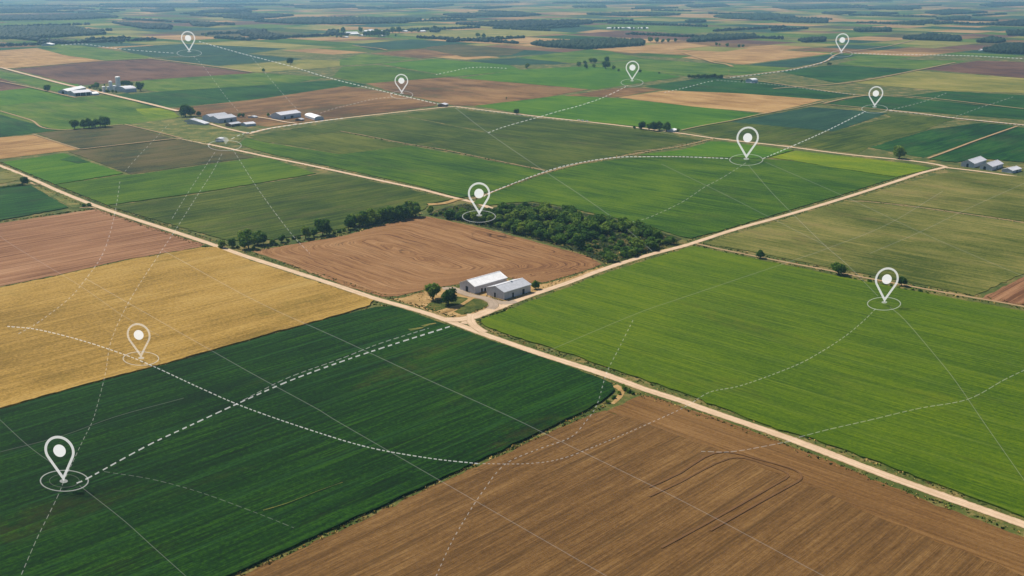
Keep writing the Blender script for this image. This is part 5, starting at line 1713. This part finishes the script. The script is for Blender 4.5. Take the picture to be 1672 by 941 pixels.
def route(px_pts, label, wpx, dash=None, gap=None, mat=None, name='dashed_route_line'):
    """a thin lit strip lying just over the crops; dash and gap in metres-equivalent pixels"""
    _lz[0] += 1
    wpx *= 0.8
    z = ZL + 0.02 * _lz[0]
    pts = smooth_px(px_pts)
    S_ = [0.0]
    for i in range(1, len(pts)):
        S_.append(S_[-1] + math.hypot(pts[i][0] - pts[i - 1][0], pts[i][1] - pts[i - 1][1]))
    tot = S_[-1]

    def pos(s):
        s = max(0, min(tot, s))
        k = int(np.searchsorted(S_, s))
        k = max(1, min(len(pts) - 1, k))
        f = (s - S_[k - 1]) / max(1e-9, S_[k] - S_[k - 1])
        a, b = pts[k - 1], pts[k]
        L = math.hypot(b[0] - a[0], b[1] - a[1]) or 1
        return (a[0] + (b[0] - a[0]) * f, a[1] + (b[1] - a[1]) * f), (-(b[1] - a[1]) / L, (b[0] - a[0]) / L)
    V, F = [], []

    def seg(s0, s1, w0):
        k = max(1, int((s1 - s0) / 10))
        for i in range(k):
            qs = []
            for s in (s0 + (s1 - s0) * i / k, s0 + (s1 - s0) * (i + 1) / k):
                c, nn = pos(s)
                for sg in (1, -1):
                    # strip keeps its width on the ground across its direction
                    p = at(c[0] + nn[0] * sg * w0 / 2, c[1] + nn[1] * sg * w0 / 2, z)
                    qs.append(p)
            b0 = len(V)
            th = Vector((0, 0, 0.1))
            V.extend([qs[0], qs[1], qs[3], qs[2], qs[0] - th, qs[1] - th, qs[3] - th, qs[2] - th])
            F.extend([(b0, b0 + 1, b0 + 2, b0 + 3), (b0 + 7, b0 + 6, b0 + 5, b0 + 4)])
    if dash is None:
        seg(0, tot, wpx)
    else:
        s = 0.0
        while s < tot:
            y = pos(s)[0][1]
            kf = 0.55 + 0.45 * min(1.3, (y + 30) / 600.0)
            d = dash * kf * rnd.uniform(0.75, 1.2)
            seg(s, min(tot, s + d), wpx * (0.78 + 0.22 * min(1.0, max(0.0, y - 100) / 300.0)) * rnd.uniform(0.85, 1.1))
            s += d + gap * kf * rnd.uniform(0.85, 1.15)
    o = mesh_obj(name, V, F, mat or M_DASH)
    tag(o, label, 'route line', 'white route lines over the fields')
    return o


route([(125, 789), (145, 780), (240, 728), (310, 695), (388, 659), (470, 623), (556, 591), (640, 563), (735, 533)], 'bold white dashed line from the largest map pin to the crossroads', 2.5, 9, 5.5)
route([(396, 654), (470, 617), (556, 586), (620, 561), (700, 536)], 'second white dashed line just above the bold one on the dark crop', 1.5, 8, 4, M_DASH_T)
route([(12, 533), (60, 538), (130, 555), (200, 578), (250, 598), (330, 635), (400, 665), (500, 700), (600, 730), (700, 748), (780, 757)], 'long sagging white dotted line from the wheat across the dark crop', 1.9, 5, 2.5)
route([(780, 757), (860, 757), (920, 748), (1000, 717), (1090, 678), (1125, 661)], 'fading white dotted line over the brown ploughed field up to the main road', 1.6, 4, 3.5, M_DASH_T)
route([(1125, 661), (1160, 640), (1212, 629), (1296, 598), (1340, 575), (1380, 549), (1410, 524), (1430, 504)], 'white dotted line climbing the bright crop to its map pin', 1.6, 5, 3, M_DASH_T)
route([(712, 941), (735, 890), (760, 846), (790, 800), (825, 758), (880, 733), (930, 715), (955, 690), (975, 660), (990, 610), (1010, 570), (1035, 520)], 'winding white dotted line up from the bottom of the brown ploughed field', 1.9, 4, 4.5, M_DASH_T)
route([(104, 786), (92, 815), (60, 880), (32, 945)], 'white dashed line from the largest map pin down to the lower left', 1.6, 7, 4, M_DASH_T)
route([(104, 786), (135, 720), (150, 690), (158, 665), (172, 610), (182, 555), (212, 490), (258, 418), (283, 381), (321, 321), (345, 284), (363, 250)], 'white dashed line from the largest map pin up to the ringed small house', 1.5, 5, 3.5, M_DASH_T)
route([(30, 545), (60, 528), (110, 490), (135, 462), (165, 420), (180, 380), (190, 335), (196, 295)], 'curved white dotted line across wheat and rosy soil at the left', 1.7, 5, 4, M_DASH_T)
route([(281, 357), (305, 318), (330, 280), (352, 247)], 'short white dashed line beside the longer one left of the lane', 1.4, 5, 4, M_DASH_T)
route([(204, 280), (225, 256), (250, 230), (275, 203)], 'faint white dashed line over the grey brown fallow', 1.2, 5, 5, M_DASH_T)
route([(380, 244), (425, 314), (475, 381), (506, 414)], 'white dashed line from the ringed small house down to the broken hedge', 1.5, 6, 3, M_DASH_T)
route([(316, 92), (335, 112), (368, 157), (390, 183)], 'thin white dashed line from the upper left map pin to the farmstead', 1.3, 5, 4, M_DASH_T)
route([(412, 95), (425, 110), (465, 157), (485, 178)], 'thin white dashed line down to the long blue grey barn', 1.3, 6, 4, M_DASH_T)
route([(325, 68), (400, 89), (470, 107), (536, 127), (600, 143), (650, 155), (720, 171)], 'bold white dashed line from the upper left map pin to the small dark shed', 2.0, 6, 3.5)
route([(100, 74), (135, 72), (180, 78), (230, 83), (285, 87)], 'white dashed line from the far white shed to the upper left map pin', 1.5, 6, 5)
route([(378, 227), (393, 220), (414, 215), (446, 209), (486, 203), (560, 193)], 'white dashed line along the lane right of the ringed small house', 1.6, 7, 5)
route([(510, 190), (540, 179), (580, 169), (610, 162), (645, 158)], 'white dotted line over dun soil to the left of centre map pin', 1.5, 5, 4, M_DASH_T)
route([(797, 217), (824, 207), (884, 190), (911, 182), (945, 173), (978, 162), (1001, 152), (1025, 140)], 'white dashed line up to the map pin by the loose trees', 1.6, 6, 4)
route([(745, 175), (807, 183), (884, 192), (935, 197)], 'white dashed line lying along the long lane', 1.4, 6, 4, M_DASH_T)
route([(790, 321), (804, 313), (891, 280), (950, 265), (1008, 257), (1060, 256), (1112, 256), (1190, 259)], 'white dashed line along the grassy track to the map pin at the crop edge', 1.9, 6, 3)
route([(1246, 259), (1293, 239), (1353, 212), (1413, 182)], 'white dashed line between the two map pins on the right', 2.0, 5.5, 3)
route([(1452, 181), (1500, 186), (1560, 193), (1610, 198), (1672, 205)], 'white dashed line along the road to the right edge', 1.6, 7, 4, M_DASH_T)
route([(1452, 180), (1490, 171), (1520, 162), (1545, 152)], 'short white dashed line over the deep green crop at the right', 1.6, 5, 4, M_DASH_T)
route([(1556, 192), (1600, 176), (1625, 168), (1655, 158)], 'short white dashed line near the right edge over the deep green crop', 1.3, 5, 4, M_DASH_T)
route([(1362, 93), (1340, 103), (1300, 113), (1250, 120), (1192, 127)], 'white dashed line along the far road to the farthest map pin', 1.7, 6, 4)
route([(1395, 87), (1450, 89), (1530, 90), (1600, 92), (1672, 96)], 'white dashed line from the farthest map pin to the right edge', 1.7, 6, 4)
route([(1085, 151), (1120, 143), (1150, 135), (1166, 132)], 'short white dotted line left of the white hangar', 1.4, 4, 5)
route([(1170, 131), (1210, 134), (1260, 138), (1330, 147), (1400, 155)], 'white dotted line past the white hangar', 1.4, 5, 4, M_DASH_T)
route([(712, 122), (740, 116), (765, 111), (795, 110), (830, 112)], 'curved row of white dashes on the far bright green crop', 1.6, 4, 5)
route([(1222, 270), (1258, 312), (1293, 348), (1346, 400), (1383, 432), (1434, 484)], 'thin white line joining the crop edge map pin and the bright crop pin', 1.2, None, None, M_LINE_B, 'route_line')
route([(1453, 502), (1475, 520), (1520, 572), (1560, 622), (1610, 695), (1680, 795)], 'thin white line from the bright crop map pin to the lower right', 1.4, None, None, M_LINE_B, 'route_line')
route([(1218, 266), (1180, 290), (1150, 306), (1112, 331), (1060, 355), (1030, 363)], 'faint white dashed line from the crop edge map pin down to the wood', 1.2, 6, 4, M_DASH_T)
route([(1293, 717), (1350, 702), (1420, 686), (1500, 667), (1580, 652), (1640, 620), (1680, 601)], 'faint white dashed line across the lower right of the bright crop', 1.4, 9, 3, M_DASH_T)
route([(1145, 737), (1200, 737), (1293, 720)], 'pale dashed scratch joining the ploughed headland to the main road', 1.4, 8, 3, M_DASH_T)
route([(-10, 676), (45, 727), (90, 760)], 'thin white line from the left edge to the largest map pin', 1.3, None, None, M_LINE_B, 'route_line')
route([(130, 793), (200, 848), (250, 893), (306, 943)], 'thin white line from the largest map pin to the bottom edge', 1.3, None, None, M_LINE_B, 'route_line')
route([(-10, 376), (20, 400), (131, 467), (200, 515), (260, 548)], 'thin white line over rosy soil and wheat at the left edge', 1.3, None, None, M_LINE, 'route_line')
route([(268, 410), (415, 490), (560, 556), (683, 613), (834, 681), (914, 720), (1116, 819), (1346, 941)], 'long thin white line from the rosy soil to the bottom edge, right one of two', 1.3, None, None, M_LINE_B, 'route_line')
route([(140, 455), (208, 494), (348, 574), (419, 614), (522, 670), (556, 691), (780, 820), (991, 941)], 'long thin white line from the wheat to the bottom edge, left one of two', 1.3, None, None, M_LINE_B, 'route_line')
route([(743, 176), (797, 217), (891, 281), (950, 320), (1010, 363), (1065, 410)], 'thin white line from the small dark shed across the green crop into the wood', 1.3, None, None, M_LINE_B, 'route_line')
route([(1080, 268), (1180, 316), (1255, 354), (1350, 402)], 'thin white line over the deep green crop to the olive stubble', 1.2, None, None, M_LINE, 'route_line')
route([(1250, 265), (1375, 319), (1500, 378), (1590, 417), (1680, 455)], 'thin white line across the olive stubble to the right edge', 1.2, None, None, M_LINE, 'route_line')
route([(1680, 296), (1580, 341), (1504, 378), (1420, 414)], 'thin white line over the upper part of the olive stubble', 1.2, None, None, M_LINE, 'route_line')
route([(1540, 312), (1450, 366), (1366, 400), (1296, 425), (1112, 487), (1040, 512), (890, 575)], 'thin white line across the top of the bright crop to the main road', 1.2, None, None, M_LINE, 'route_line')
route([(0, 738), (100, 712), (190, 680), (300, 650)], 'faint white line over the dark crop above the largest map pin', 1.0, None, None, M_LINE, 'route_line')
route([(170, 770), (250, 783), (330, 805), (420, 838), (480, 862)], 'faint white dashed line curving over the dark crop right of the largest pin', 1.2, 8, 4, M_LINE_B)
